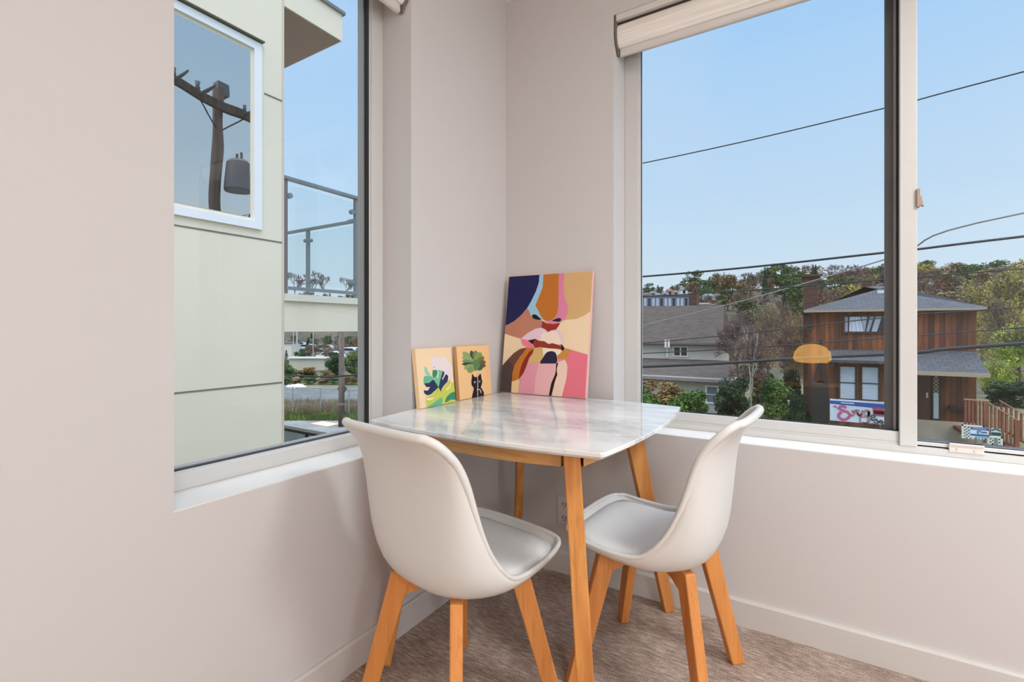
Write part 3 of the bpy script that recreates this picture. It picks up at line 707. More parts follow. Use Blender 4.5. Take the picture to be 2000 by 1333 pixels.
# ------------------------------------------------------------------ ground and hillside
HT = [(200, 575), (560, 584), (720, 580), (1250, 579), (1400, 572), (1500, 566), (1700, 560), (1900, 556), (2300, 548)]
def hill(px, d):
    top = CZ+(643-interp(px, HT))/F*190
    d0 = interp(px, [(760, 95), (1200, 50), (2300, 50)])
    t = min(1, max(0, (d-d0)/(190-d0))); t = t*t*(3-2*t)
    return GZ+(top-GZ)*t
b = B(); rows = []
ds = [0.5, 10, 20, 30, 40, 50, 60, 70, 80, 90, 100, 110, 120, 130, 140, 150, 160, 170, 180, 190, 260, 500]
for d in ds:
    row = []
    for px in range(-900, 3001, 60):
        p = PD(px, 643, d); row.append((p.x, p.y, hill(px, d)-.02-(.25 if d < 45 else 0)))
    rows.append(row)
b.grid(rows)
ST(b, 'hillside', mat('hillside_ground', (92, 84, 64), .95, noise=((66, 66, 48), .12, .4, .65)), 'wooded hillside across the valley')
b = B(); b.poly([(-90, -40, GZ-.03), (60, -40, GZ-.03), (60, 45, GZ-.03), (-90, 45, GZ-.03)])
ST(b, 'ground', mat('rough_ground', (120, 122, 84), .95, noise=((98, 92, 70), .5, .4, .62)), 'rough grassy ground below the house')
M_asph = mat('asphalt', (112, 114, 112), .9, noise=((98, 101, 98), 1.2, .4, .6)); M_conc = mat('sidewalk_concrete', (142, 140, 138), .9, noise=((124, 123, 121), 1.5, .4, .6))
b = B(); b.box((-60, 5.5, GZ-.1), (60, 16.2, GZ-.01)); ST(b, 'street', M_asph, 'grey street in front of the houses')
M_lawn = mat('lawn_grass', (122, 146, 92), .95, noise=((96, 122, 70), 3, .4, .6))
b = B(); b.box((2, 17.0, GZ-.1), (16, 24.5, GZ+.02)); ST(b, 'lawn', M_lawn, 'short green lawn in front of the brown house')
def quadpx(name, pts, z, m, label, th=.08):
    P = [PZ(x, y, z) for x, y in pts]; b = B()
    b.add([(p.x, p.y, z-th) for p in P]+[(p.x, p.y, z) for p in P], [(3,2,1,0),(4,5,6,7),(0,1,5,4),(1,2,6,5),(2,3,7,6),(3,0,4,7)])
    return ST(b, name, m, label)
quadpx('sidewalk', [(300, 905), (900, 905), (900, 812), (300, 808)], GZ+.01, M_conc, 'concrete sidewalk seen through the narrow window')
quadpx('parking_lot', [(300, 790), (900, 788), (900, 758), (300, 756)], GZ+.0, M_asph, 'grey paved lot behind the chain link fence')

# ------------------------------------------------------------------ neighbouring building
NX = -2.6
M_panel = mat('cream_cement_panel', (236, 226, 206), .75, noise=((231, 221, 200), .8, .35, .65))
M_seam = mat('panel_joint', (120, 116, 100), .9)
M_soffit = mat('brown_soffit_paint', (158, 134, 122), .8)
M_nwin = mat('neighbour_window_vinyl', (240, 241, 244), .4)
nb = thing('neighbouring_building', 'cream panelled building close outside the narrow window', 'building', (-4.5, -.6, GZ))
b = B(); b.box((-7.5, -6, GZ), (NX, .5812, 3.76)); b.box((-7.5, -6, 3.76), (NX, .5812, 4.6)); b.build('wall', M_panel, nb)
b = B()
for z in (1.763, .585): b.box((NX-.002, -6, z-.006), (NX+.003, .5812, z+.006))
b.box((NX-.002, .415, 2.950), (NX+.003, .575, 2.962)); b.build('panel_joints', M_seam, nb)
b = B(); b.box((NX-.03, .5812-.012, GZ), (NX+.006, .5872, 4.6)); b.build('corner_trim', mat('corner_trim_paint', (216, 200, 186), .6), nb)
b = B(); b.box((-7.5, .5872, 3.765), (NX+.01, 1.177, 4.015)); b.build('roof_slab', M_panel, nb)
b = B(); b.box((-7.45, .5872, 3.758), (NX-.005, 1.165, 3.766)); b.build('soffit', M_soffit, nb)
b = B(); b.box((-7.5, .5872, 4.015), (NX+.03, 1.20, 4.045)); b.build('roof_edge_cap', mat('grey_flashing', (120, 122, 122), .5), nb)
# window of the neighbour
wy0, wy1, wz0, wz1 = -1.55, .386, 1.836, 3.335
t = B(); wf = .062
t.box((NX-.06, wy0+wf, wz0), (NX+.02, wy1-wf, wz0+wf)).box((NX-.06, wy0+wf, wz1-wf), (NX+.02, wy1-wf, wz1)).box((NX-.06, wy1-wf, wz0), (NX+.02, wy1, wz1)).box((NX-.06, wy0, wz0), (NX+.02, wy0+wf, wz1))
nw = t.build('window', M_nwin, nb)
t = B(); q = wf; e = .026
t.box((NX-.06, wy0, wz0+q), (NX-.004, wy1-q, wz0+q+e)).box((NX-.06, wy0, wz1-q-e), (NX-.004, wy1-q, wz1-q)).box((NX-.06, wy1-q-e, wz0+q), (NX-.004, wy1-q, wz1-q))
t.build('inner_frame', mat('window_inner_frame', (206, 208, 214), .4), nw)
B().poly([(NX-.001+.004, wy0, wz0+q+e), (NX+.003, wy1-q-e, wz0+q+e), (NX+.003, wy1-q-e, wz1-q-e), (NX+.003, wy0, wz1-q-e)]).build('pane', M_mirror, nw)
t = B(); t.box((NX-.01, wy0, wz1+.012), (NX+.045, wy1+.012, wz1+.020)); t.build('drip_cap', M_seam, nb)
# roof deck under the railing, and balcony below
DY = 2.09
b = B(); b.box((-6.5, .5872, 1.012), (NX, DY+.04, 1.275)); b.build('deck_edge', M_panel, nb)
b = B(); b.box((-6.5, .5872, 1.275), (NX+.025, DY+.06, 1.335)); b.build('deck_cap', mat('cream_cap_board', (222, 218, 204), .7), nb)
b = B(); b.box((-6.5, .5872, -1.62), (NX, DY+.04, -1.40)); b.build('balcony_floor', M_panel, nb)
M_alu = mat('grey_aluminium', (132, 138, 142), .4, metal=.3)
M_alub = mat('brownish_post_metal', (128, 112, 108), .45, metal=.2)
def railing(label, z0, zr):
    t = thing('glass_railing', label, 'railing', (NX-.03, DY, z0))
    for lo, hi in (((NX-.055, .60, zr-.03), (NX-.005, DY, zr)), ((-6.4, DY-.05, zr-.03), (NX-.005, DY, zr)), ((NX-.045, .62, z0+.035), (NX-.015, DY, z0+.065)), ((-6.4, DY-.04, z0+.035), (NX-.015, DY-.01, z0+.065))):
        B().box(lo, hi).build('rail', M_alu, t, bevel=.003)
    posts = [(NX-.035, .615, M_alub), (NX-.035, 1.38, M_alu), (NX-.035, DY-.03, M_alu), (-4.362, DY-.025, M_alu), (-5.7, DY-.025, M_alu)]
    for x, y, m in posts: B().box((x-.018, y-.02, z0), (x+.018, y+.02, zr-.03)).build('post', m, t)
    for y in (.66, 1.33, 1.45):
        for z in (zr-.16, z0+.16): B().tube([(NX-.055, y, z), (NX-.015, y, z)], .024, 12).build('glass_clamp', M_alu, t)
    for x in (-4.31, -4.41):
        for z in (zr-.16, z0+.16): B().tube([(x, DY-.045, z), (x, DY-.005, z)], .024, 12).build('glass_clamp', M_alu, t)
    for y0, y1 in ((.665, 1.35), (1.42, 2.02)):
        B().box((NX-.038, y0, z0+.09), (NX-.030, y1, zr-.07)).build('glass_panel', M_rglass, t)
    for x0, x1 in ((-4.32, -2.70), (-5.66, -4.41)):
        B().box((x0, DY-.03, z0+.09), (x1, DY-.022, zr-.07)).build('glass_panel', M_rglass, t)
railing('grey metal and glass railing on the roof deck next door', 1.337, 2.343)
M_blueglass = mat('blue_grey_glass', (150, 168, 178), .15)
t = thing('balcony_screen', 'blue-grey glass balcony screen low beyond the cream building', 'railing', (-4.0, DY, -1.40))
B().box((-6.4, DY-.05, -.300), (NX, DY, -.262)).build('rail', mat('pale_rail_metal', (178, 180, 180), .4), t)
B().box((-6.4, DY-.045, -.335), (NX-.01, DY-.005, -.300)).build('rail_black_edge', M_gasket, t)  # black edge along the underside of the rail
B().box((-6.4, DY-.032, -1.38), (NX-.02, DY-.024, -.335)).build('glass_panel', M_blueglass, t)
B().box((-4.375, DY-.06, -.42), (-4.345, DY-.033, -.33)).build('clamp_stem', M_gasket, t)
B().tube([(-4.36, DY-.065, -.44), (-4.36, DY-.033, -.44)], .045, 12).build('glass_clamp', M_gasket, t)

# ------------------------------------------------------------------ utility pole (reflected in the neighbour's window) and lines
M_pole = mat('pole_wood', (92, 76, 66), .9, noise=((70, 58, 50), (8, 8, .6), .4, .6)); M_ins = mat('insulator_ceramic', (96, 98, 102), .4); M_cable = mat('black_cable', (44, 46, 50), .7); M_trans = mat('transformer_steel', (118, 112, 116), .5)
PLX, PLY = 10.1, 6.5
up = thing('utility_pole', 'wooden utility pole with crossarm and transformer reflected in the neighbouring window', 'utility pole', (PLX, PLY, GZ))
B().tube([(PLX+.25, PLY, GZ), (PLX, PLY, 8.9)], [.21, .15], 14).build('pole', M_pole, up, smooth=True)
d = Vector((.26, .966, 0)); ctr = Vector((PLX, PLY, 8.35)); s_ = Vector((d.y, -d.x, 0))*.14
P = []
for z in (-.13, .13):
    for a, e in ((-1.9, -1), (1.75, -1), (1.75, 1), (-1.9, 1)): P.append(ctr+d*a+s_*(e*.55)-s_*1.4+Vector((0, 0, z)))
B().hexa(P).build('crossarm', M_pole, up)
for a in (-1.65, -.85, .75, 1.55):
    c = ctr+d*a-s_*1.4
    o = B().tube([c+Vector((0, 0, .1)), c+Vector((0, 0, .2)), c+Vector((0, 0, .26)), c+Vector((0, 0, .36))], [.03, .07, .05, .07], 10).build('insulator', M_ins, up, smooth=True)
    B().tube([c-Vector((.9, 0, -.0)), c-Vector((.45, 0, 0)), c], [.03, .05, .03], 8).build('strain_insulator', M_ins, up)
for e in (-1, 1): B().tube([ctr+Vector((0, 0, -.9)), ctr+d*(e*.9)-s_*1.4], .025, 6).build('brace', M_pole, up)
c = Vector((PLX-.28, PLY+.5, 6.1)); B().lathe([(0, -.5), (.33, -.5), (.36, -.45), (.36, .42), (.30, .5), (0, .52)], c, 20).build('transformer', M_trans, up, smooth=False)
for a in (-.15, .15): B().tube([c+Vector((a, 0, .5)), c+Vector((a, 0, .78))], [.06, .04], 8).build('bushing', M_ins, up)
B().box((PLX-.1, PLY-.1, 8.75), (PLX+.2, PLY+.25, 9.1)).build('pole_cap_box', M_ins, up)
for k in range(5):
    x = PLX-.4+.1*k; y = PLY+.9+.06*k
    B().tube([(x, PLY+.75, 6.5-.06*k), (x-.02, y, 5.9), (x-.05, y-.1, 5.0), (x+.05, y-.35, 4.4+.1*k)], .014, 5).build('service_cable', M_cable, up)
def wire(label, pts, r, m=M_cable, name='overhead_wire', ext=True):
    pts = [Vector(p) for p in pts]
    if ext:
        a = pts[0]+(pts[0]-pts[1])*((pts[0].x+9)/(pts[1].x-pts[0].x)); a = a+Vector((0, 0, .25)); c = pts[-1]+(pts[-1]-pts[-2])*((PLX-pts[-1].x)/(pts[-1].x-pts[-2].x))
        pts = [a]+pts+[c]
    q = [Vector(v) for v in cr_spline([tuple(p) for p in pts], 8, False)]
    o = B().tube(q, r, 6).build(name, m, smooth=True); o['label'] = label; o['category'] = 'wire'
    return o
M_cable2 = mat('grey_cable', (150, 148, 144), .7)
def yw(px, py, y=6.5): return PY(px, py, y)
wire('thin wire crossing high up the sky, topmost of the lines', [yw(1250, 320), yw(1700, 218), yw(2000, 140)], .009)
wire('second line from the top, ending lower left above the hill', [yw(1250, 541), yw(1735, 493), yw(2000, 462)], .017)
wire('pale service line running steeply from the sky down over the brown roof', [yw(1150, 658, 15), yw(1250, 637, 14), yw(1450, 588, 11.5), yw(1735, 505, 8.5), yw(2000, 416, 6.5), (PLX, 6.5, 3.2)], .012, M_cable2, ext=False)
wire('thin line passing just under the hill skyline', [yw(1250, 580), yw(1735, 546), yw(2000, 525)], .010)
wire('thin line crossing in front of the upper storey windows', [yw(1250, 671), yw(1735, 620), yw(2000, 600)], .009)
wire('thin line crossing the brown house just above the porch roof', [yw(1250, 691), yw(1735, 660), yw(2000, 640)], .009)
wire('thickest black cable, lowest of the overhead lines', [(-28, 6.5, -.5), PY(553, 733, 6.5), PY(708, 733, 6.5), yw(1250, 717), yw(1570, 700), yw(1790, 689), yw(2000, 671), (PLX, 6.5, 1.6)], .026, ext=False)

# ------------------------------------------------------------------ brown house
M_trimw = mat('weathered_trim', (168, 148, 128), .8); M_dkwood = mat('dark_brown_trim', (74, 52, 42), .8); M_blind = mat('white_house_blind', (212, 218, 234), .7, noise=((190, 197, 216), (1, 1, 34), .4, .6))
M_foundation = mat('tan_foundation', (232, 206, 186), .9, noise=((214, 188, 168), 1.2, .4, .6)); M_curtain = mat('white_curtain', (214, 216, 226), .8); M_darkpane = mat('dark_house_glass', (46, 44, 48), .2)
YH = 24.0
bh = thing('brown_house', 'two-storey brown board-sided house with grey hip roofs', 'house', (4.5, YH+3, GZ))
x0, x1, z0, z1 = rect(1577, 605, 1907, 860, YH)
ZE = PY(1740, 605, YH).z
B().box((x0, YH, GZ), (x1, YH+7, ZE)).build('upper_wall', M_siding, bh)
def hip(name, X0, X1, Y0, Y1, ze, zr, inset, m, parent, ov=.35, fascia=.16, fm=None):
    X0 -= ov; X1 += ov; Y0 -= ov; Y1 += ov; ym = (Y0+Y1)/2
    b = B(); v = [(X0, Y0, ze), (X1, Y0, ze), (X1, Y1, ze), (X0, Y1, ze), (X0+inset, ym, zr), (X1-inset, ym, zr)]
    b.add(v, [(0, 1, 5, 4), (1, 2, 5), (2, 3, 4, 5), (3, 0, 4), (3, 2, 1, 0)]); b.build(name, m, parent)
    b = B(); b.box((X0, Y0, ze-fascia), (X1, Y0+.05, ze)).box((X0, Y1-.05, ze-fascia), (X1, Y1, ze)).box((X0, Y0, ze-fascia), (X0+.05, Y1, ze)).box((X1-.05, Y0, ze-fascia), (X1, Y1, ze))
    b.box((X0, Y0, ze-fascia), (X1, Y1, ze-fascia+.03)); b.build('fascia', fm or M_trimw, parent)
hip('upper_roof', x0+.1, x1, YH, YH+7, ZE+.02, PD(1720, 563, 24.5).z, 3.6, M_shingle, bh, .30, .13)
a = rect(1569, 541, 1597, 640, YH+1.2); c1 = B().box((a[0], YH+1.2, GZ), (a[1], YH+2.2, a[3])).build('chimney', M_brick, bh)
B().box((a[0]-.08, YH+1.1, a[3]), (a[1]+.08, YH+2.3, a[3]+.12)).build('chimney_cap', M_brick, c1)
a = rect(1684, 549, 1703, 580, YH+4.2); B().box((a[0], YH+4.2, ZE), (a[1], YH+5, a[3])).build('chimney', M_brick, bh)
a = rect(1714, 567, 1731, 571, YH+2.2); B().box((a[0], YH+2.2, a[2]-.25), (a[1], YH+2.7, a[3])).build('roof_vent', mat('pale_vent', (216, 220, 224), .5), bh)
def house_window(parent, px0, py0, px1, py1, y, frame=M_dkwood, pane=M_blind, rails=1, fr=.07, name='window'):
    X0_, X1_, Z0_, Z1_ = rect(px0, py0, px1, py1, y)
    b = B(); b.box((X0_-fr, y-.06, Z0_-fr), (X1_+fr, y, Z0_)).box((X0_-fr, y-.06, Z1_), (X1_+fr, y, Z1_+fr)).box((X0_-fr, y-.06, Z0_), (X0_, y, Z1_)).box((X1_, y-.06, Z0_), (X1_+fr, y, Z1_))
    for i in range(rails):
        z = Z0_+(Z1_-Z0_)*(i+1)/(rails+1); b.box((X0_, y-.05, z-.02), (X1_, y, z+.02))
    w = b.build(name, frame, parent)
    B().box((X0_, y-.025, Z0_), (X1_, y-.005, Z1_)).build('pane', pane, w); return w, (X0_, X1_, Z0_, Z1_)
w, r4 = house_window(bh, 1650, 618, 1746, 649, YH, pane=M_darkpane, rails=0)
def curtain(x0, x1, xb0, xb1, z0, z1, y):
    b = B(); rows = []
    for i in range(17):
        t = i/16; rows.append([(x0+(x1-x0)*t, y+.02*math.sin(t*40), z1), (xb0+(xb1-xb0)*t, y+.02*math.sin(t*40), z0)])
    b.grid(rows); return b
X0_, X1_, Z0_, Z1_ = r4; W_ = X1_-X0_
for a_, b_, c_, d_ in ((0, .06, -.02, .06), (.10, .32, .09, .40), (.34, .46, .38, .42), (.52, .60, .44, .50), (.64, .76, .55, .66), (.80, 1.0, .86, 1.0)):
    curtain(X0_+W_*a_, X0_+W_*b_, X0_+W_*c_, X0_+W_*d_, Z0_+.02, Z1_-.02, YH-.04).build('curtain', M_curtain, w)
house_window(bh, 1576, 622, 1586, 641, YH, pane=M_darkpane, rails=0)
# lower front block with two blind-filled windows
YL = 23.0
x0, x1, z0, z1 = rect(1618, 700, 1742, 860, YL)
B().box((x0, YL, GZ), (x1, YH, z1)).build('lower_wall', M_siding, bh)
house_window(bh, 1641, 717, 1670, 779, YL); house_window(bh, 1684, 718, 1715, 781, YL)
ra = PY(1620, 703, 22.5); rb = PY(1745, 703, 22.5); ta = PY(1620, 683, YH-.05).z
B().add([(ra.x, 22.5, ra.z), (rb.x+.4, 22.5, ra.z), (rb.x+.4, YH, ta), (ra.x, YH, ta), (ra.x, 22.5, ra.z-.12), (rb.x+.4, 22.5, ra.z-.12), (rb.x+.4, YH, ta-.12), (ra.x, YH, ta-.12)], [(0,1,2,3),(7,6,5,4),(0,4,5,1),(1,5,6,2),(2,6,7,3),(3,7,4,0)]).build('lower_roof', M_shingle, bh)
# porch roof on the right, its eave, wall, door, side light
pa = PY(1745, 724, 22.0); pb = PY(1934, 724, 22.0); tz = PY(1850, 686, YH).z; tb_ = PY(1905, 686, YH)
v = [(pa.x, 22.0, pa.z), (pb.x, 22.0, pa.z), (tb_.x, YH, tz), (pa.x, YH, tz), (pa.x, 22.0, pa.z-.13), (pb.x, 22.0, pa.z-.13), (pb.x, YH+1.5, pa.z-.13), (pa.x, YH, pa.z-.13), (pb.x, YH+1.5, pa.z)]
B().add(v, [(0,1,2,3), (1,8,2), (0,4,5,1), (4,7,6,5), (1,5,6,8), (3,7,4,0)]).build('porch_roof', M_shingle, bh)
B().box((pa.x, 21.97, pa.z-.14), (pb.x, 22.01, pa.z+.01)).build('porch_fascia', M_trimw, bh)
x0, x1, z0, z1 = rect(1742, 822, 1905, 862, YH-.12)
B().box((x0, YH-.12, GZ), (x1, YH, z1)).build('foundation', M_foundation, bh)
x0, x1, z0, z1 = rect(1823, 730, 1833, 818, YH-.05)
sl = B().box((x0-.06, YH-.06, z0-.08), (x1+.06, YH-.0, z1+.05)).build('side_light', M_dkwood, bh)
zm = z0+(z1-z0)*.57
B().box((x0, YH-.08, z0), (x1, YH-.05, zm)).build('pane', mat('side_light_pane', (206, 212, 222), .4), sl)
b = B(); b.box((x0, YH-.07, zm), (x1, YH-.05, z1), 0)
for k in range(5):
    za = zm+(z1-zm)*k/5; zb_ = zm+(z1-zm)*(k+1)/5
    for s, e in ((x0, x1), (x1, x0)): b.tube([(s, YH-.085, za), (e, YH-.085, zb_)], .014, 4, 1)
b.build('lattice_pane', [mat('lattice_backing', (196, 188, 176), .7), M_dkwood], sl)
x0, x1, z0, z1 = rect(1791, 733, 1817, 820, YH-.05)
dr = B().box((x0, YH-.07, z0), (x1, YH, z1)).build('front_door', mat('red_brown_door', (104, 60, 44), .6, noise=((84, 48, 38), (6, 6, .6), .4, .6)), bh)
a = PY(1811, 772, YH-.07); B().box((a.x-.04, YH-.12, a.z-.12), (a.x+.02, YH-.07, a.z+.1)).build('door_handle', mat('pale_metal', (206, 204, 200), .4), dr)
a = PY(1870, 797, YH-.1); mbx = thing('mailbox', 'dark mailbox on the brown wall beside the steps', 'mailbox', (a.x, YH-.1, a.z))
B().box((a.x-.26, YH-.26, a.z-.08), (a.x+.26, YH-.01, a.z+.03)).build('box', mat('dark_mailbox_paint', (52, 46, 50), .5), mbx, bevel=.02)
B().box((a.x-.28, YH-.28, a.z+.03), (a.x+.28, YH-.01, a.z+.08)).build('lid', mat('dark_mailbox_paint', (52, 46, 50), .5), mbx, bevel=.02)
# ---- steps with railings
M_rail = mat('redwood_rail', (150, 88, 62), .75, noise=((120, 66, 46), (4, 4, 1), .4, .6)); M_railtop = mat('worn_rail_top', (176, 132, 106), .75)
st = thing('entry_steps', 'reddish wooden porch steps with balustrades right of the brown house', 'stairs', (8.2, 22.5, GZ))
def balustrade(p0, p1, h0, h1, nb_, y):
    a = Vector(p0); c = Vector(p1)
    dv = c-a
    B().add([a+Vector((0, -.05, 0)), c+Vector((0, -.05, 0)), c+Vector((0, .05, 0)), a+Vector((0, .05, 0)), a+Vector((0, -.05, .05)), c+Vector((0, -.05, .05)), c+Vector((0, .05, .05)), a+Vector((0, .05, .05))], [(0,3,2,1),(4,5,6,7),(0,1,5,4),(1,2,6,5),(2,3,7,6),(3,0,4,7)]).build('handrail', M_railtop, st)
    lo0, lo1 = a-Vector((0, 0, h0)), c-Vector((0, 0, h1))
    B().tube([lo0, lo1], .05, 4).build('bottom_rail', M_rail, st)
    for i in range(nb_):
        t = (i+.5)/nb_; u = a+dv*t; l = lo0+(lo1-lo0)*t; B().box((u.x-.03, u.y-.03, l.z), (u.x+.03, u.y+.03, u.z)).build('baluster', M_rail, st)
ys = 22.3
P0, P1, P2 = PY(1882, 781, ys), PY(1925, 785, ys), PY(1986, 822, ys)
balustrade(P0, P1, 1.25, 1.25, 6, ys); balustrade(P1, P2, 1.15, .95, 8, ys)
for p, h in ((P1, 1.5), (P2, 1.15)): B().box((p.x-.06, ys-.06, p.z-h), (p.x+.06, ys+.06, p.z+.02)).build('newel_post', M_rail, st)
yb_ = 23.5; Q1, Q2 = PY(1951, 783, yb_), PY(2040, 835, yb_)
balustrade(Q1, Q2, 1.0, 1.0, 9, yb_)
B().box((P0.x, ys, P0.z-1.35), (P1.x, YH-.14, P0.z-1.22)).build('landing', M_rail, st)
for k in range(7):
    t0 = k/7; x = P1.x+(P2.x-P1.x)*t0; z = P1.z-1.3+(GZ+.05-(P1.z-1.3))*(k+1)/7.5
    B().box((x, ys+.05, z-.06), (x+.42, yb_-.05, z)).build('tread', M_rail, st)
# ---- lattice panels and yard signs
M_lat = mat('white_lattice', (222, 222, 218), .7)
def lattice(label, px0, py0, px1, py1, y):
    X0_, X1_, Z0_, Z1_ = rect(px0, py0, px1, py1, y); t = thing('lattice_panel', label, 'lattice', ((X0_+X1_)/2, y, Z0_), 0)
    b = B(); stp = .11; w = X1_-X0_; h = Z1_-Z0_; n = int((w+h)/stp)
    for i in range(1, n):
        s = i*stp
        for mir in (0, 1):
            a = (min(s, w), max(0, s-w)); c = (max(0, s-h), min(s, h))
            if mir: a = (w-a[0], a[1]); c = (w-c[0], c[1])
            b.tube([(X0_+a[0], y-.01*mir, Z0_+a[1]), (X0_+c[0], y-.01*mir, Z0_+c[1])], .018, 4)
    b.build('laths', M_lat, t)
    b = B(); b.box((X0_, y-.03, Z0_), (X0_+.05, y+.02, Z1_)).box((X1_-.05, y-.03, Z0_), (X1_, y+.02, Z1_)).box((X0_, y-.03, Z1_-.05), (X1_, y+.02, Z1_)); b.build('edge_boards', M_lat, t)
lattice('white lattice panel under the porch landing', 1878, 831, 1922, 858, 22.15)
lattice('small white lattice panel under the steps', 1928, 853, 1958, 869, 21.6)
def sign_board(name, label, px0, py0, px1, py1, y, legs=True):
    X0_, X1_, Z0_, Z1_ = rect(px0, py0, px1, py1, y); t = thing(name, label, 'sign', ((X0_+X1_)/2, y, GZ))
    return t, X0_, X1_, Z0_, Z1_
M_blue = mat('sign_blue', (40, 76, 150), .5); M_swhite = mat('sign_white', (226, 230, 238), .5); M_lblue = mat('sign_pale_blue', (130, 176, 208), .5); M_dgreen = mat('sign_dark_green', (52, 66, 62), .6)
t, X0_, X1_, Z0_, Z1_ = sign_board('yard_sign', 'small blue and white yard sign in front of the lattice', 1896, 835.5, 1931, 855.5, 21.2)
H_ = Z1_-Z0_; W_ = X1_-X0_
B().box((X0_, 21.2, Z0_), (X1_, 21.23, Z1_)).build('board', M_swhite, t)
b = B(); b.box((X0_, 21.19, Z1_-H_*.24), (X1_, 21.2, Z1_), 0); b.box((X0_, 21.19, Z0_+H_*.17), (X1_, 21.2, Z0_+H_*.33), 0); b.box((X0_+W_*.25, 21.19, Z0_), (X1_, 21.2, Z0_+H_*.17), 1)
b.tube([(X0_+W_*(.46+.09*math.cos(u)), 21.185, Z0_+H_*(.56+.13*math.sin(u))) for u in [i*math.pi/8 for i in range(14)]], .012, 4, 0)
for k in range(6): b.box((X0_+W_*(.60+.055*k), 21.185, Z0_+H_*.47), (X0_+W_*(.63+.055*k), 21.2, Z0_+H_*.62), 0)
for k in range(9): b.box((X0_+W_*(.12+.085*k), 21.182, Z1_-H_*.16), (X0_+W_*(.16+.085*k), 21.19, Z1_-H_*.08), 2)
b.build('printed_bands', [M_blue, M_lblue, M_swhite], t)
for x in (X0_+.15, X1_-.15): B().tube([(x, 21.22, GZ), (x, 21.22, Z0_)], .02, 6).build('stake', M_alu, t)
t, X0_, X1_, Z0_, Z1_ = sign_board('yard_sign', 'small dark green and white yard sign beside the steps', 1936, 838, 1955, 856, 21.2)
B().box((X0_, 21.2, Z0_), (X1_, 21.23, Z1_)).build('board', M_swhite, t)
H_ = Z1_-Z0_; W_ = X1_-X0_
b = B(); b.box((X0_, 21.19, Z0_+H_*.25), (X1_, 21.2, Z0_+H_*.6)); b.tube([(X0_, 21.19, Z1_-H_*.2), (X0_+W_*.5, 21.19, Z1_), (X1_, 21.19, Z1_-H_*.2)], .03, 4); b.build('printed_band', M_dgreen, t)
for x in (X0_+.1, X1_-.1): B().tube([(x, 21.22, GZ), (x, 21.22, Z0_)], .02, 6).build('stake', M_alu, t)
# ---- graffiti banner
YB = 20.6
t, X0_, X1_, Z0_, Z1_ = sign_board('graffiti_banner', 'white banner with a blue stripe and pink graffiti in front of the brown house', 1621, 783, 1729, 826, YB)
W_ = X1_-X0_; H_ = Z1_-Z0_
B().box((X0_, YB, Z0_), (X1_, YB+.04, Z1_)).build('board', mat('banner_vinyl', (206, 212, 224), .6, noise=((190, 196, 212), 1.4, .4, .6)), t)
def U(u, v, k=0): return (X0_+W_*u, YB-.004-.004*k, Z0_+H_*v)
b = B(); b.poly([U(0, .78), U(1, .70), U(1, .92), U(0, .93)])
b.build('blue_stripe', M_blue, t)
b = B()
for k in range(7): b.poly([U(.21+.035*k, .83, 1), U(.235+.035*k, .83, 1), U(.235+.035*k, .88, 1), U(.21+.035*k, .88, 1)])
b.build('white_lettering', M_swhite, t)
M_pk = mat('pink_spray_paint', (190, 84, 128), .6); M_mv = mat('mauve_spray_paint', (156, 120, 128), .6); M_cr = mat('crimson_spray_paint', (178, 50, 90), .6); M_nk = mat('dark_spray_paint', (58, 70, 84), .6)
def stroke(b, pts, w, k=1):
    pts = cr_spline(pts, 6, False); L_, R_ = [], []
    for i, p in enumerate(pts):
        q0 = Vector(pts[max(0, i-1)]); q1 = Vector(pts[min(len(pts)-1, i+1)]); d = (q1-q0); d = Vector((d.x*W_, d.y*H_)); 
        if d.length < 1e-6: d = Vector((1, 0))
        d.normalize(); n = Vector((-d.y/W_, d.x/H_))*w/2
        L_.append(U(p[0]+n.x, p[1]+n.y, k)); R_.append(U(p[0]-n.x, p[1]-n.y, k))
    b.grid([L_, R_])
b = B()
stroke(b, [(.30, .62), (.26, .70), (.20, .68), (.18, .58), (.24, .50), (.33, .44), (.37, .30), (.32, .14), (.24, .08), (.17, .18), (.17, .32), (.22, .42)], .10)
stroke(b, [(.06, .70), (.09, .62), (.11, .70), (.13, .60), (.16, .62)], .03)
stroke(b, [(.48, .60), (.50, .42), (.55, .34), (.58, .42)], .06)
b.build('pink_graffiti', M_pk, t, raw=True)
b = B()
stroke(b, [(.40, .48), (.45, .50), (.44, .36), (.40, .28)], .09); stroke(b, [(.52, .60), (.53, .36), (.58, .30), (.60, .58)], .08)
stroke(b, [(.62, .44), (.66, .58), (.71, .54), (.70, .34), (.63, .36)], .08, 2); stroke(b, [(.71, .56), (.72, .3), (.70, .02)], .10, 2); stroke(b, [(.55, .28), (.62, .27), (.70, .28)], .03, 2); stroke(b, [(.57, .28), (.56, .04), (.70, .03)], .05, 2)
b.build('mauve_graffiti', M_mv, t, raw=True)
b = B()
for k in range(7): stroke(b, [(.79+.028*k, .68), (.80+.028*k, .46-.02*(k % 2)), (.815+.028*k, .62), (.825+.026*k, .36)], .035, 2)
stroke(b, [(.78, .70), (.88, .72), (.97, .69)], .05, 2); stroke(b, [(.60, .02), (.70, .0), (.80, .02)], .03, 2)
b.build('crimson_graffiti', M_cr, t, raw=True)
b = B()
stroke(b, [(.75, .36), (.80, .40), (.82, .32), (.77, .28), (.75, .34)], .05, 3); stroke(b, [(.74, .22), (.80, .16), (.84, .22), (.88, .12), (.93, .18), (.97, .08)], .06, 3); stroke(b, [(.80, .08), (.86, .04), (.90, .10), (.97, .0)], .05, 3)
b.build('dark_graffiti', M_nk, t, raw=True)
for x in (X0_+.05, X1_-.05): B().box((x-.04, YB+.04, GZ), (x+.04, YB+.12, Z1_)).build('post', M_dkwood, t)
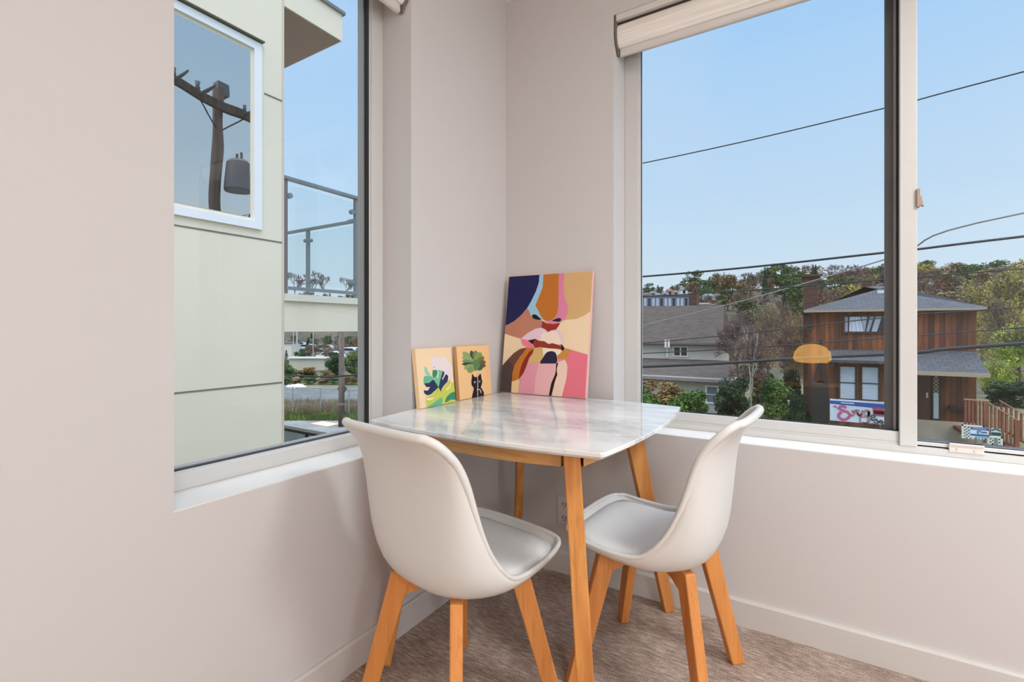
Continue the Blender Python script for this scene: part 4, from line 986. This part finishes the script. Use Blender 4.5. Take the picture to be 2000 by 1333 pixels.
# ---- unidentified dark narrow shape left of the banner, built as a gabled structure
M_vdark = mat('near_black_surface', (40, 34, 34), .8); YD = 21.5
x0, x1, z0, z1 = rect(1586, 748, 1619, 838, YD); t = thing('dark_structure', 'narrow near-black gabled structure left of the graffiti banner', 'shed', ((x0+x1)/2, YD, GZ))
B().box((x0, YD, GZ), (x1, YD+.9, z1)).build('box', M_vdark, t)
ap = PY(1603, 707, YD); w_ = .16
B().add([(x0, YD, z1), (x0+w_, YD, z1), (ap.x, YD, ap.z-.2), (x1-w_, YD, z1), (x1, YD, z1), (ap.x+.1, YD, ap.z), (ap.x-.1, YD, ap.z)]+[(x0, YD+.9, z1), (x0+w_, YD+.9, z1), (ap.x, YD+.9, ap.z-.2), (x1-w_, YD+.9, z1), (x1, YD+.9, z1), (ap.x+.1, YD+.9, ap.z), (ap.x-.1, YD+.9, ap.z)],
        [(0, 1, 2, 6), (2, 3, 4, 5), (2, 5, 6), (7, 13, 9, 8), (9, 12, 11, 10), (9, 13, 12), (0, 6, 13, 7), (4, 11, 12, 5), (5, 12, 13, 6), (1, 8, 9, 2), (2, 9, 10, 3)]).build('gable', M_vdark, t)
B().box((ap.x-.05, YD, ap.z-.1), (ap.x+.05, YD+.1, PY(1603, 664, YD).z)).build('post', M_vdark, t)

# ------------------------------------------------------------------ left house
M_cream = mat('cream_house_wall', (206, 196, 186), .85); Y2 = 30.0
lh = thing('grey_roofed_house', 'cream house under a big brown-grey shingled roof', 'house', (-4, Y2+4, GZ))
x0, x1, z0, z1 = rect(1150, 670, 1400, 705, Y2)
B().box((x0, Y2, GZ), (x1, Y2+5.2, z1)).build('wall', M_cream, lh)
hip('roof', x0, x1, Y2, Y2+5.2, z1+.02, PD(1330, 601, 36).z, .35, M_shingle2, lh, .4, .14, mat('gutter_grey', (98, 94, 92), .6))
a = rect(1347, 573, 1362, 600, Y2+3.4); B().box((a[0], Y2+3.2, z1), (a[1], Y2+4, a[3])).build('chimney', M_brick, lh)
w, _ = house_window(lh, 1317, 679, 1342, 695, Y2, frame=mat('white_house_trim', (226, 224, 220), .7), pane=M_darkpane, rails=0, fr=.08)
b = B(); X0_, X1_, Z0_, Z1_ = _; b.box(((X0_+X1_)/2-.04, Y2-.06, Z0_), ((X0_+X1_)/2+.04, Y2, Z1_)); b.build('mullion', MATS['white_house_trim'], w)
for px in (1300, 1306):
    a = PY(px, 664, Y2-.45); B().tube([(a.x, Y2-.45, a.z-.5), (a.x, Y2-.45, a.z)], .07, 8).build('vent_pipe', mat('white_house_trim', (226, 224, 220), .7), lh)
a = PY(1303, 699, Y2-.1); c = PY(1303, 672, Y2-.1); B().box((a.x-.05, Y2-.12, a.z), (a.x+.05, Y2, c.z)).build('downpipe', MATS['white_house_trim'], lh)
YW = 26.5
x0, x1, z0, z1 = rect(1150, 735, 1434, 830, YW)
B().box((x0, YW, GZ), (x1, Y2, z1)).build('lower_wall', mat('grey_cream_wall', (176, 168, 164), .85), lh)
ra = PY(1150, 734, YW-.4); rb = PY(1437, 734, YW-.4); ta = PY(1300, 701, Y2).z
B().add([(ra.x, YW-.4, ra.z), (rb.x, YW-.4, ra.z), (rb.x-.8, Y2, ta), (ra.x, Y2, ta), (ra.x, YW-.4, ra.z-.12), (rb.x, YW-.4, ra.z-.12), (rb.x-.8, Y2, ta-.12), (ra.x, Y2, ta-.12)], [(0,1,2,3),(7,6,5,4),(0,4,5,1),(1,5,6,2),(2,6,7,3),(3,7,4,0)]).build('lower_roof', M_shingle2, lh)
house_window(lh, 1381, 756, 1401, 786, YW, frame=MATS['white_house_trim'], pane=mat('slate_pane', (112, 118, 132), .3), rails=1, fr=.09)

# ------------------------------------------------------------------ far buildings
def small_house(px0, py0, px1, py1, d, wall, roof, label, group=None, gable=True):
    a = PD((px0+px1)/2, 643, d); w = (px1-px0)/F*d; zt = CZ+(643-py0)/F*d; zb_ = CZ+(643-py1)/F*d-1.5
    t = thing('distant_house', label, 'house', (a.x, a.y, zb_), A, group)
    h = zt-zb_; rh = min(.35*(zt-(zb_+1.5)), 1.6)
    B().box((-w/2, -.0, 0), (w/2, w*.8, h-rh)).build('wall', wall, t, local=True)
    B().add([(-w/2-.2, -.3, h-rh), (w/2+.2, -.3, h-rh), (w/2+.2, w*.8+.3, h-rh), (-w/2-.2, w*.8+.3, h-rh), (-w/2+w*.2, w*.4, h), (w/2-w*.2, w*.4, h)], [(0,1,5,4),(1,2,5),(2,3,4,5),(3,0,4),(3,2,1,0)]).build('roof', roof, t, local=True)
    n = max(1, int(w/3))
    for i in range(n):
        x = -w/2+w*(i+.5)/n; B().box((x-.4, -.05, (h-rh)*.62), (x+.4, .01, (h-rh)*.62+.9)).build('window', M_darkpane, t, local=True)
Mh = {k: mat('house_paint_'+k, c, .8) for k, c in dict(white=(226, 228, 234), pink=(214, 178, 168), beige=(206, 196, 178), grey=(160, 166, 174), red=(168, 100, 84)).items()}
Mr = mat('far_roof_grey', (108, 110, 116), .8); Mr2 = mat('far_roof_brown', (120, 92, 82), .8)
for args in [(1256, 572, 1268, 582, 150, 'red', Mr2, 'tiny brick-red house at the left end of the far ridge'), (1270, 569, 1281, 580, 155, 'beige', Mr, 'tiny beige house on the ridge left of the first conifer'),
    (1294, 570, 1303, 582, 150, 'white', Mr, 'tiny white house right of the first conifer on the ridge'), (1303, 564, 1314, 578, 160, 'pink', Mr2, 'tiny pink house with brown roof on the ridge'),
    (1314, 567, 1326, 580, 155, 'beige', Mr2, 'tiny beige house with brown roof on the ridge'), (1329, 561, 1343, 576, 150, 'white', Mr, 'white house on the ridge beside the twin conifers'),
    (1377, 573, 1396, 589, 110, 'white', Mr, 'white house standing right of the dark chimney'), (1366, 591, 1391, 603, 90, 'beige', Mr, 'low beige house just above the brown-grey roof'),
    (1902, 578, 1922, 594, 90, 'white', Mr, 'white house among yellow trees right of the brown house'), (1828, 566, 1840, 573, 120, 'beige', Mr, 'pale house above the brown house roof'), (1905, 632, 1921, 668, 60, 'white', Mr, 'pale house half hidden behind the brown house corner')]:
    small_house(*args[:5], Mh[args[5]], args[6], args[7])
a = PD(1296, 643, 75); w = 112/F*75; zt = CZ+(643-578)/F*75
t = thing('long_building', 'long blue-grey building beyond the brown-grey roof', 'building', (a.x, a.y, -1), A)
Mbg = mat('blue_grey_cladding', (112, 124, 142), .7); B().box((-w/2, 0, -4), (w/2, 9, zt+1)).build('wall', Mbg, t, local=True)
for i in range(14):
    x = -w/2+w*(i+.5)/14; B().box((x-.18, -.05, zt-.6), (x+.18, .01, zt+.6)).build('window', mat('pale_far_window', (176, 184, 200), .4) if i % 3 else M_darkpane, t, local=True)
B().box((-w/2-.2, -.2, zt+1), (w/2+.2, 9, zt+1.15)).build('roof_edge', mat('far_roof_grey', (108, 110, 116), .8), t, local=True)

# ------------------------------------------------------------------ vegetation prototypes
def leaf_mat(name, c1, c2, sc=1.1):
    return mat(name, c1, .85, spec=.2, noise=(c2, sc, .42, .58))
def crown(n, size, seed, clusters=14, flat=.8, hollow=.3, low=.25):
    """unit crown: height 1 (z low..1), radius .5"""
    rd = random.Random(seed); b = B(); cs = []
    for i in range(clusters):
        th = rd.random()*6.283; zz = rd.random(); rr = .36*math.sqrt(rd.random())*(1-.55*abs(zz-.4))
        cs.append((rr*math.cos(th), rr*math.sin(th), low+(1-low)*(.12+.76*zz), .10+.10*rd.random()))
    for i in range(n):
        c = cs[rd.randrange(clusters)]
        d = Vector((rd.gauss(0, 1), rd.gauss(0, 1), rd.gauss(0, 1))).normalized()*c[3]*(hollow+(1-hollow)*rd.random()**.4)
        p = Vector(c[:3])+Vector((d.x, d.y, d.z*flat))
        e1 = Vector((rd.gauss(0, 1), rd.gauss(0, 1), rd.gauss(0, .6))).normalized(); e2 = e1.cross(Vector((rd.gauss(0, 1), rd.gauss(0, 1), rd.gauss(0, 1)))).normalized()
        s = size*(.6+.8*rd.random()); b.add([p-e1*s, p-e2*s*.6, p+e1*s, p+e2*s*.6], [(0, 1, 2, 3)])
    return b
def conifer(n, size, seed, low=.08):
    rd = random.Random(seed); b = B()
    for i in range(n):
        z = low+(1-low)*rd.random()**1.15; lev = math.floor(z*13)/13; r = .5*(1-z)*(.55+.45*(1-(z-lev)*13))*(.35+.65*rd.random()**.5)+.015
        th = rd.random()*6.283; p = Vector((r*math.cos(th), r*math.sin(th), z-.03*r)); o = Vector((math.cos(th), math.sin(th), -.45)).normalized(); s = size*(.6+.7*rd.random())
        tdir = Vector((-math.sin(th), math.cos(th), .1*rd.gauss(0, 1))); b.add([p-o*s, p-tdir*s*.5, p+o*s, p+tdir*s*.5], [(0, 1, 2, 3)])
    return b
def branches(seed, depth=5, spread=.55, r0=.022, low=.25, nb_=3, fat=1.0):
    rd = random.Random(seed); b = B()
    def go(p, d, l, r, k):
        q = p+d*l; m = p.lerp(q, .5)+Vector((rd.gauss(0, 1), rd.gauss(0, 1), 0))*l*.06
        b.tube([p, m, q], [r, r*.85, r*.7], 4 if k < depth-1 else 3, caps=False)
        if k <= 0: return
        for i in range(nb_ if k > 1 else nb_+1):
            nd = (d+Vector((rd.gauss(0, spread), rd.gauss(0, spread), rd.gauss(.12, spread*.5)))).normalized()
            go(p.lerp(q, .55+.45*rd.random()), nd, l*(.62+.2*rd.random()), max(r*.62, .0016*fat), k-1)
    go(Vector((0, 0, 0)), Vector((0, 0, 1)), low, r0, depth)
    mz = max(v[2] for v in b.v); b.v = [(v[0]/mz, v[1]/mz, v[2]/mz) for v in b.v]; return b
M_bark = mat('tree_bark', (112, 96, 86), .9); M_bark2 = mat('pale_birch_bark', (172, 162, 152), .9); M_twig = mat('purple_brown_twigs', (122, 100, 96), .9)
PR = {}
def tree_at(kind, px, pytop, d, wpx, label, group=None, name='tree', cat='tree', zg=None, rot=None, mats=None):
    p = PD(px, 643, d); g = hill(px, d) if zg is None else zg
    ht = CZ+(643-pytop)/F*d-g; wd = wpx/F*d; rot = random.random()*6.28 if rot is None else rot
    if kind not in PR:
        t = thing(name, label, cat, (p.x, p.y, g), rot, group); PR[kind] = t
        K[kind](t); t.scale = (wd, wd, ht); return t
    t = dup(PR[kind], (p.x, p.y, g), rot, label, None, (wd, wd, ht)); t.name = name; t['category'] = cat
    if group: t['group'] = group
    elif 'group' in t: del t['group']
    return t
def k_crown(m, n, size, seed, low=.2, trunk=True, twigs=False, **kw):
    def f(t):
        crown(n, size, seed, low=low, **kw).build('foliage', m, t, local=True, raw=True)
        if trunk: B().tube([(0, 0, 0), (.01, 0, low+.1), (0, .01, .7)], [.035, .028, .01], 7).build('trunk', M_bark, t, local=True)
        if twigs: branches(seed+5, 5, .5, .02, .3, 3).build('branches', M_bark, t, local=True, raw=True)
    return f
L_yel = leaf_mat('yellow_autumn_leaves', (188, 172, 92), (142, 136, 74)); L_ygr = leaf_mat('yellow_green_leaves', (176, 186, 74), (118, 140, 60), .9)
L_tan = leaf_mat('tan_autumn_leaves', (158, 138, 100), (120, 108, 80)); L_rus = leaf_mat('rust_brown_leaves', (134, 102, 78), (108, 90, 68)); L_grn = leaf_mat('dull_green_leaves', (96, 110, 70), (72, 90, 56))
L_dkg = leaf_mat('dark_green_needles', (50, 68, 54), (38, 54, 44)); L_bush = leaf_mat('bush_leaves', (98, 122, 64), (66, 92, 44), 2); L_bushr = leaf_mat('rusty_bush_leaves', (140, 112, 70), (98, 104, 58), 2)
K = {
 'tan': k_crown(L_tan, 1100, .035, 1, twigs=True), 'yel': k_crown(L_yel, 1100, .035, 2, twigs=True), 'grn': k_crown(L_grn, 1300, .035, 3), 'rus': k_crown(L_rus, 900, .03, 4, twigs=True),
 'con': lambda t: (conifer(900, .045, 5).build('foliage', L_dkg, t, local=True, raw=True), B().tube([(0, 0, 0), (0, 0, .95)], [.03, .004], 6).build('trunk', M_bark, t, local=True)),
 'bare': lambda t: branches(35, 6, .52, .016, .2, 3, 1.6).build('branches', M_twig, t, local=True, raw=True),
 'big_yel': k_crown(L_yel, 5200, .016, 21, clusters=46, low=.10, twigs=True), 'big_ygr': k_crown(L_ygr, 5200, .018, 22, clusters=40, low=.10, twigs=True), 'big_tan': k_crown(L_tan, 4200, .015, 23, clusters=46, low=.10, twigs=True),
 'big_rus': k_crown(L_rus, 1500, .012, 27, clusters=40, low=.10, twigs=True),
 'bush': k_crown(L_bush, 5200, .030, 24, clusters=30, low=.0, trunk=False), 'bushr': k_crown(L_bushr, 5200, .028, 25, clusters=30, low=.0, trunk=False),
 'bushd': k_crown(leaf_mat('dark_bush_leaves', (58, 80, 50), (38, 58, 38), 2), 6000, .030, 26, clusters=34, low=.0, trunk=False),
 'birch': lambda t: branches(31, 6, .34, .018, .26, 2, 1.3).build('branches', M_bark2, t, local=True, raw=True),
 'twiggy': lambda t: branches(33, 7, .50, .014, .20, 3, 1.2).build('branches', M_twig, t, local=True, raw=True),
}
# near trees and shrubs through the wide window
tree_at('big_yel', 1985, 512, 46, 130, 'tall yellow autumn tree at the right edge of the view')
tree_at('big_yel', 1918, 548, 55, 90, 'yellow autumn tree rising behind the brown house roof corner')
tree_at('big_ygr', 1990, 628, 34, 120, 'bright yellow-green tree right of the brown house')
tree_at('big_ygr', 1942, 700, 32, 70, 'small yellow-green tree above the porch steps')
tree_at('big_tan', 1950, 580, 44, 80, 'tan autumn tree between the brown house and the yellow tree', zg=GZ)
tree_at('bushd', 1975, 745, 29, 90, 'dark green shrub behind the porch steps', name='shrub', cat='shrub', zg=GZ)
tree_at('bushr', 1292, 738, 22, 130, 'rust and yellow shrub left below the grey-roofed house', name='shrub', cat='shrub', zg=GZ)
tree_at('bush', 1342, 760, 20.5, 96, 'low green shrub in front of the grey-roofed house', name='shrub', cat='shrub', zg=GZ)
tree_at('bush', 1262, 762, 20.5, 88, 'low green shrub at the left edge of the wide window', name='shrub', cat='shrub', zg=GZ)
tree_at('bushd', 1432, 738, 21.5, 78, 'dense dark evergreen shrub behind the chair back', name='shrub', cat='shrub', zg=GZ)
tree_at('bush', 1522, 738, 21.5, 84, 'tall loose green shrub left of the dark structure', name='shrub', cat='shrub', zg=GZ)
tree_at('bushd', 1562, 772, 20.5, 46, 'dark shrub against the dark structure', name='shrub', cat='shrub', zg=GZ)
tree_at('twiggy', 1448, 604, 26, 120, 'bare purple-brown twiggy tree over the right end of the grey roof', zg=GZ)
tree_at('birch', 1466, 640, 24, 90, 'bare pale-barked birch in front of the twiggy tree', zg=GZ)
tree_at('big_rus', 1536, 588, 36, 90, 'half-bare rusty tree left of the brown house', zg=GZ)
tree_at('big_tan', 1500, 592, 42, 90, 'tan half-bare tree behind the birch', zg=GZ)
tree_at('big_rus', 1412, 640, 41, 50, 'low rusty tree at the corner of the grey roof', zg=GZ)
tree_at('big_tan', 1560, 610, 30, 60, 'tan tree tight against the brick chimney', zg=GZ)
tree_at('big_tan', 1484, 660, 48, 80, 'low tan tree behind the birch trunk', zg=GZ)
tree_at('big_rus', 1440, 668, 46, 70, 'brown thicket tree behind the right end of the grey roof', zg=GZ)
tree_at('grn', 1545, 690, 44, 60, 'dull green tree low between the two houses', zg=GZ)
tree_at('grn', 1462, 712, 42, 60, 'dull green tree low behind the dark evergreen shrub', zg=GZ)
tree_at('twiggy', 1545, 640, 30, 70, 'bare brown twiggy tree left of the dark structure', zg=GZ)
tree_at('bushr', 1494, 716, 27, 66, 'rusty shrub between the dark evergreen shrub and the loose green shrub', name='shrub', cat='shrub', zg=GZ)
tree_at('bushd', 1549, 722, 24, 44, 'dark shrub behind the loose green shrub', name='shrub', cat='shrub', zg=GZ)
# hillside trees
rd = random.Random(3)
kn = {'tan': 'tan autumn tree', 'yel': 'yellow autumn tree', 'grn': 'dull green tree', 'rus': 'rust-brown tree', 'con': 'dark conifer', 'bare': 'bare tree'}
def region(px):
    for lim, r in ((1352, 'on the ridge at the left end of the wide window'), (1480, 'on the hillside above the grey-roofed house'), (1570, 'on the hillside between the two houses'), (1745, 'on the hillside above the left half of the brown house'), (1905, 'on the hillside above the right half of the brown house')):
        if px < lim: return r
    return 'on the hillside at the right edge of the view'
placed = [PD(x_, 643, d_) for x_, d_ in ((602, 100), (680, 84), (692, 86), (574, 82), (585, 104), (636, 98), (650, 70), (556, 72), (1386, 110), (1378, 90), (1912, 90), (1834, 120), (1913, 60), (1336, 150), (1320, 155), (1308, 160), (1298, 150), (1275, 155), (1262, 150))]
def spaced(gen, n=24):
    best = None
    for _ in range(n):
        px, d = gen(); p = PD(px, 643, d); m = min([(p-q).length for q in placed], default=99)
        if best is None or m > best[0]: best = (m, px, d, p)
    placed.append(best[3]); return best[1], best[2]
for i in range(215):
    if i % 9: px, d = spaced(lambda: (1352+rd.random()**.9*690, 60+130*rd.random()))
    else: px, d = spaced(lambda: (1225+rd.random()*130, 162+rd.random()*26))
    kinds = ['grn', 'grn', 'tan', 'rus', 'bare', 'con', 'grn', 'rus'] if px < 1640 else ['tan', 'yel', 'tan', 'grn', 'rus', 'grn', 'bare', 'tan']
    k = rd.choice(kinds); g = hill(px, d); h = (5.0+3.6*rd.random())*(1.0 if k != 'con' else 1.05)*(d/140)**.35
    if d > 165: h *= .72
    if px < 1350: h *= .55
    ptop = 643-(g+h-CZ)/d*F
    tree_at(k, px, ptop, d, (h*(1.15 if k != 'con' else .46))/d*F, kn[k]+' '+region(px), kn[k]+'s '+region(px))
for px, py, w in ((1285, 557, 13), (1346, 548, 16), (1354, 551, 15), (1367, 550, 9), (1375, 547, 13), (1386, 541, 16), (1398, 538, 22), (1437, 545, 13), (1454, 541, 13), (1462, 534, 15), (1470, 540, 16), (1497, 535, 15), (1517, 535, 18), (1530, 541, 14), (1556, 545, 14), (1620, 536, 12), (1648, 532, 14), (1663, 530, 12), (1694, 533, 12), (1712, 530, 12), (1803, 523, 10), (1812, 527, 9), (1819, 524, 13), (1834, 530, 8)):
    tree_at('con', px, py, 172, w*1.35, 'dark conifer standing against the sky on the ridge', 'ridge conifers')
# ---- through the narrow window
for px, py, w in ((575, 531, 36), (612, 529, 48), (634, 538, 30), (676, 541, 34), (700, 546, 26)):
    tree_at('bare', px, py, 170, w, 'bare tree on the skyline behind the roof deck railing', 'bare skyline trees behind the railing')
for i in range(16):
    px = 545+i*11; tree_at(['grn', 'con', 'rus', 'tan'][i % 4], px, 572+(i*7 % 9), 160, 18, 'small '+kn[['grn', 'con', 'rus', 'tan'][i % 4]]+' on the ridge behind the deck railing', kn[['grn', 'con', 'rus', 'tan'][i % 4]]+'s behind the deck railing')
for px, py, d, w, k, l in ((600, 716, 44, 50, 'bushr', 'rusty bush at the left back edge of the paved lot'), (560, 712, 42, 46, 'bush', 'green bush beside the cream building corner'), (640, 722, 42, 40, 'bushr', 'low brown bush in the middle back of the lot'),
      (690, 690, 46, 60, 'bush', 'large green bush right of the street pole'), (655, 688, 47, 44, 'bushd', 'dark bush left of the street pole'), (715, 700, 44, 46, 'bush', 'green bush at the right edge of the narrow window')):
    tree_at(k, px, py, d, w, l, name='bush', cat='bush', zg=GZ)
for i in range(60):
    px, d = spaced(lambda: (550+rd.random()*165, 60+rd.random()*62))
    tree_at(['grn', 'rus', 'tan', 'con', 'bare'][i % 5], px, 655+(110-d)*.55+rd.random()*8, d, 22, 'small '+kn[['grn', 'rus', 'tan', 'con', 'bare'][i % 5]]+' among the parked cars beyond the lot', kn[['grn', 'rus', 'tan', 'con', 'bare'][i % 5]]+'s beyond the lot', zg=GZ)
for i, (px, py, w) in enumerate(((556, 734, 34), (580, 738, 30), (606, 735, 34), (632, 738, 30), (655, 735, 30), (684, 734, 36), (708, 736, 30))):
    tree_at(('bush', 'bushr')[i % 2], px, py, 40.5, w, ('green', 'rusty brown')[i % 2]+' low bush in the row along the back edge of the paved lot', ('green', 'rusty')[i % 2]+' low bushes behind the lot', name='bush', cat='bush', zg=GZ)
# street pole, sign back, fence, grass
p = PZ(667, 834, GZ); sp = thing('street_pole', 'grey-brown wooden pole on the sidewalk outside the narrow window', 'pole', (p.x, p.y, GZ))
B().tube([(p.x, p.y, GZ), (p.x, p.y, 1.25)], [.145, .125], 14).build('shaft', mat('street_pole_wood', (124, 112, 104), .9, noise=((92, 76, 70), (3, 3, .7), .4, .6)), sp, smooth=True)
B().tube([(p.x, p.y, GZ+1.05), (p.x, p.y, GZ+1.12)], .152, 14).build('metal_band', M_alu, sp)
q = PD(671, 643, (p-C0).length*.0+21.6); q = PD(668.5, 760, 23.3)
ts = thing('road_sign', 'dark diamond road sign seen edge-on behind the street pole', 'sign', (q.x, q.y, GZ))
e1 = Vector((ca, sa, 0))
P = [q+Vector((0, 0, .31)), q+e1*.25, q-Vector((0, 0, .31)), q-e1*.25]; nn = Vector((-e1.y, e1.x, 0))*.01
B().add([v+nn for v in P]+[v-nn for v in P], [(0,1,2,3),(7,6,5,4),(0,4,5,1),(1,5,6,2),(2,6,7,3),(3,7,4,0)]).build('plate', mat('sign_back_metal', (96, 94, 88), .6), ts)
B().tube([(q.x, q.y+.05, GZ), (q.x, q.y+.05, q.z+.3)], .03, 8).build('post', M_alu, ts)
FA, FB = PZ(520, 806, GZ), PZ(800, 822, GZ); FAv = FB-FA
fe = thing('chain_link_fence', 'grey chain link fence between the sidewalk and the paved lot', 'fence', FA)
M_wire = mat('galvanised_wire', (156, 160, 160), .5, metal=.3)
fh = 1.45
B().tube([FA+Vector((0, 0, fh)), FB+Vector((0, 0, fh))], .022, 6).build('top_rail', M_wire, fe)
for k in range(6): 
    c = FA+FAv*(k/5); B().tube([c, c+Vector((0, 0, fh+.03))], .035, 8).build('post', M_wire, fe)
b = B(); Lf = FAv.length; u_ = FAv.normalized(); n = int((Lf+fh)/.16)
for i in range(1, n):
    s = i*.16
    for mir in (0, 1):
        a = (min(s, Lf), max(0, s-Lf)); c = (max(0, s-fh), min(s, fh))
        if mir: a = (Lf-a[0], a[1]); c = (Lf-c[0], c[1])
        b.tube([FA+u_*a[0]+Vector((0, 0, a[1])), FA+u_*c[0]+Vector((0, 0, c[1]))], .004, 3, caps=False)
b.build('wire_mesh', M_wire, fe)
def grass(name, label, pxs, d0, d1, h, n, m, seed):
    rd = random.Random(seed); b = B()
    for i in range(n):
        p = PD(pxs[0]+(pxs[1]-pxs[0])*rd.random(), 643, d0+(d1-d0)*rd.random()); p.z = GZ; hh = h*(.5+.8*rd.random()); w = .025+.02*rd.random(); th = rd.random()*3.14
        e = Vector((math.cos(th), math.sin(th), 0))*w; t = Vector((rd.gauss(0, .22), rd.gauss(0, .22), 1))*hh
        b.add([p-e, p+e, p+t], [(0, 1, 2)])
    o = b.build(name, m, raw=True); o['kind'] = 'stuff'; o['label'] = label; o['category'] = 'grass'
grass('dry_grass', 'tall dry brown grass along the chain link fence', (520, 760), 25.6, 29, .46, 9000, mat('dry_grass_blades', (158, 144, 110), .9, noise=((128, 108, 84), .9, .4, .6)), 1)
grass('green_grass', 'green weeds at the edge of the sidewalk', (520, 760), 24.3, 26.6, .26, 7000, mat('green_grass_blades', (112, 130, 66), .9, noise=((82, 102, 50), 1.2, .4, .6)), 2)
p = PZ(636, 829, GZ+.03); o = B().box((p.x-.7, p.y-.35, GZ+.012), (p.x+.6, p.y+.35, GZ+.05)).build('plywood_sheet', mat('pale_plywood', (226, 196, 166), .8)); o['label'] = 'pale tan board lying on the sidewalk'; o['category'] = 'board'
p = PZ(578, 757, GZ); b = B(); rd2 = random.Random(8)
b.grid([[(p.x+(i-4)*.14, p.y+(j-3)*.2, GZ+.02+(.24 if 0 < i < 8 and 0 < j < 6 else 0)*(.5+.5*rd2.random())) for j in range(7)] for i in range(9)])
o = b.build('white_tarp', mat('white_tarp', (236, 236, 230), .7), smooth=True); o['label'] = 'crumpled white tarp lying on the paved lot'; o['category'] = 'tarp'
# concrete bridge wall, shed, cars, light poles
a = PD(600, 643, 54); t = thing('concrete_wall', 'low cream concrete wall behind the bushes of the lot', 'wall', (a.x, a.y, GZ), A)
B().box((-2.0, 0, 0), (1.9, 1, 1.3)).build('wall', mat('cream_concrete', (196, 190, 172), .85), t, local=True)
B().box((-2.1, -.2, 1.3), (2.2, 1.2, 1.46)).build('coping', mat('pale_coping', (206, 206, 204), .8), t, local=True)
a = PD(556, 643, 72); t = thing('cream_shed', 'cream shed at the corner of the neighbouring building, far off', 'shed', (a.x, a.y, GZ), A)
B().box((-1.6, 0, 0), (1.0, 3, 2.5)).build('wall', mat('shed_cream', (226, 218, 200), .8), t, local=True); B().box((-1.7, -.2, 2.5), (1.1, 3.2, 2.65)).build('roof', Mr, t, local=True)
def car(px, d, col, label, rot=0.0):
    p = PD(px, 643, d); g = hill(px, d); t = thing('parked_car', label, 'car', (p.x, p.y, g), A+rot)
    m = mat('car_paint_%d_%d_%d' % col, col, .3)
    B().prism([(-2.1, .3), (2.1, .3), (2.15, .75), (1.5, .88), (1.0, 1.35), (-1.0, 1.38), (-1.6, .92), (-2.15, .85)], 'y', -.85, .85).build('body', m, t, local=True, bevel=.05)
    B().prism([(1.35, .9), (.95, 1.27), (-.95, 1.29), (-1.45, .93)], 'y', -.87, .87).build('windows', M_darkpane, t, local=True)
    for sx in (-1.3, 1.3):
        for sy in (-.8, .8): B().tube([(sx, sy-.1, .32), (sx, sy+.1, .32)], .32, 14).build('wheel', M_gasket, t, local=True)
car(602, 100, (206, 210, 226), 'white car parked far off in the middle of the gap'); car(680, 84, (190, 196, 214), 'pale car parked right of the street pole'); car(692, 86, (222, 226, 224), 'white car parked nearest the right edge of the gap')
car(574, 82, (170, 200, 220), 'light blue car beside the cream shed'); car(585, 104, (150, 150, 152), 'grey car parked far left in the gap'); car(636, 98, (168, 170, 166), 'grey car parked left of the street pole'); car(650, 70, (226, 226, 220), 'white van-like car low beside the street pole')
for px, d, h, l in ((580, 66, 7.0, 'thick grey lamp post left in the gap under the deck'), (611.5, 74, 7.0, 'thin white lamp post in the gap under the deck'), (573, 70, 7.0, 'thin pale post next to the cream building corner')):
    p = PD(px, 643, d); o = B().tube([(p.x, p.y, GZ), (p.x, p.y, GZ+h)], [.12 if px == 580 else .06, .07 if px == 580 else .05], 8).build('lamp_post', mat('pale_post_metal', (190, 194, 198), .5)); o['label'] = l; o['category'] = 'lamp post'

# ------------------------------------------------------------------ lamp inside the room, mirrored in the wide window
v = PY(1586, 688, 3.6); ly = .326-3.6; lx = v.x; lz = v.z
ns = thing('nightstand', 'small white nightstand behind the camera under the mushroom lamp', 'nightstand', (lx, ly, 0))
B().box((lx-.25, ly-.2, .12), (lx+.25, ly+.2, .50)).build('body', M_vinyl, ns, bevel=.004)
B().box((lx-.23, ly+.2, .15), (lx+.23, ly+.215, .47)).build('drawer_front', M_white, ns, bevel=.003)
for sx in (-.2, .2):
    for sy in (-.15, .15): B().tube([(lx+sx, ly+sy, 0), (lx+sx, ly+sy, .12)], [.012, .016], 10).build('leg', M_oak, ns)
lm = thing('table_lamp', 'glowing mushroom table lamp mirrored in the wide window', 'lamp', (lx, ly, .50))
B().lathe([(0, 0), (.07, 0), (.07, .015), (.02, .03), (.016, lz-.50-.06), (0, lz-.50-.06)], (0, 0, 0), 24).build('stand', M_vinyl, lm, local=True, smooth=False)
h0 = lz-.50-.10
B().lathe([(0, h0+.02), (.12, h0), (.152, h0+.02), (.158, h0+.05), (.148, h0+.10), (.115, h0+.145), (.06, h0+.172), (0, h0+.18)], (0, 0, 0), 32).build('lamp_shade', mat('glowing_lamp_shade', (255, 214, 150), .5, emit=(255, 190, 100), es=16), lm, local=True, smooth=True)
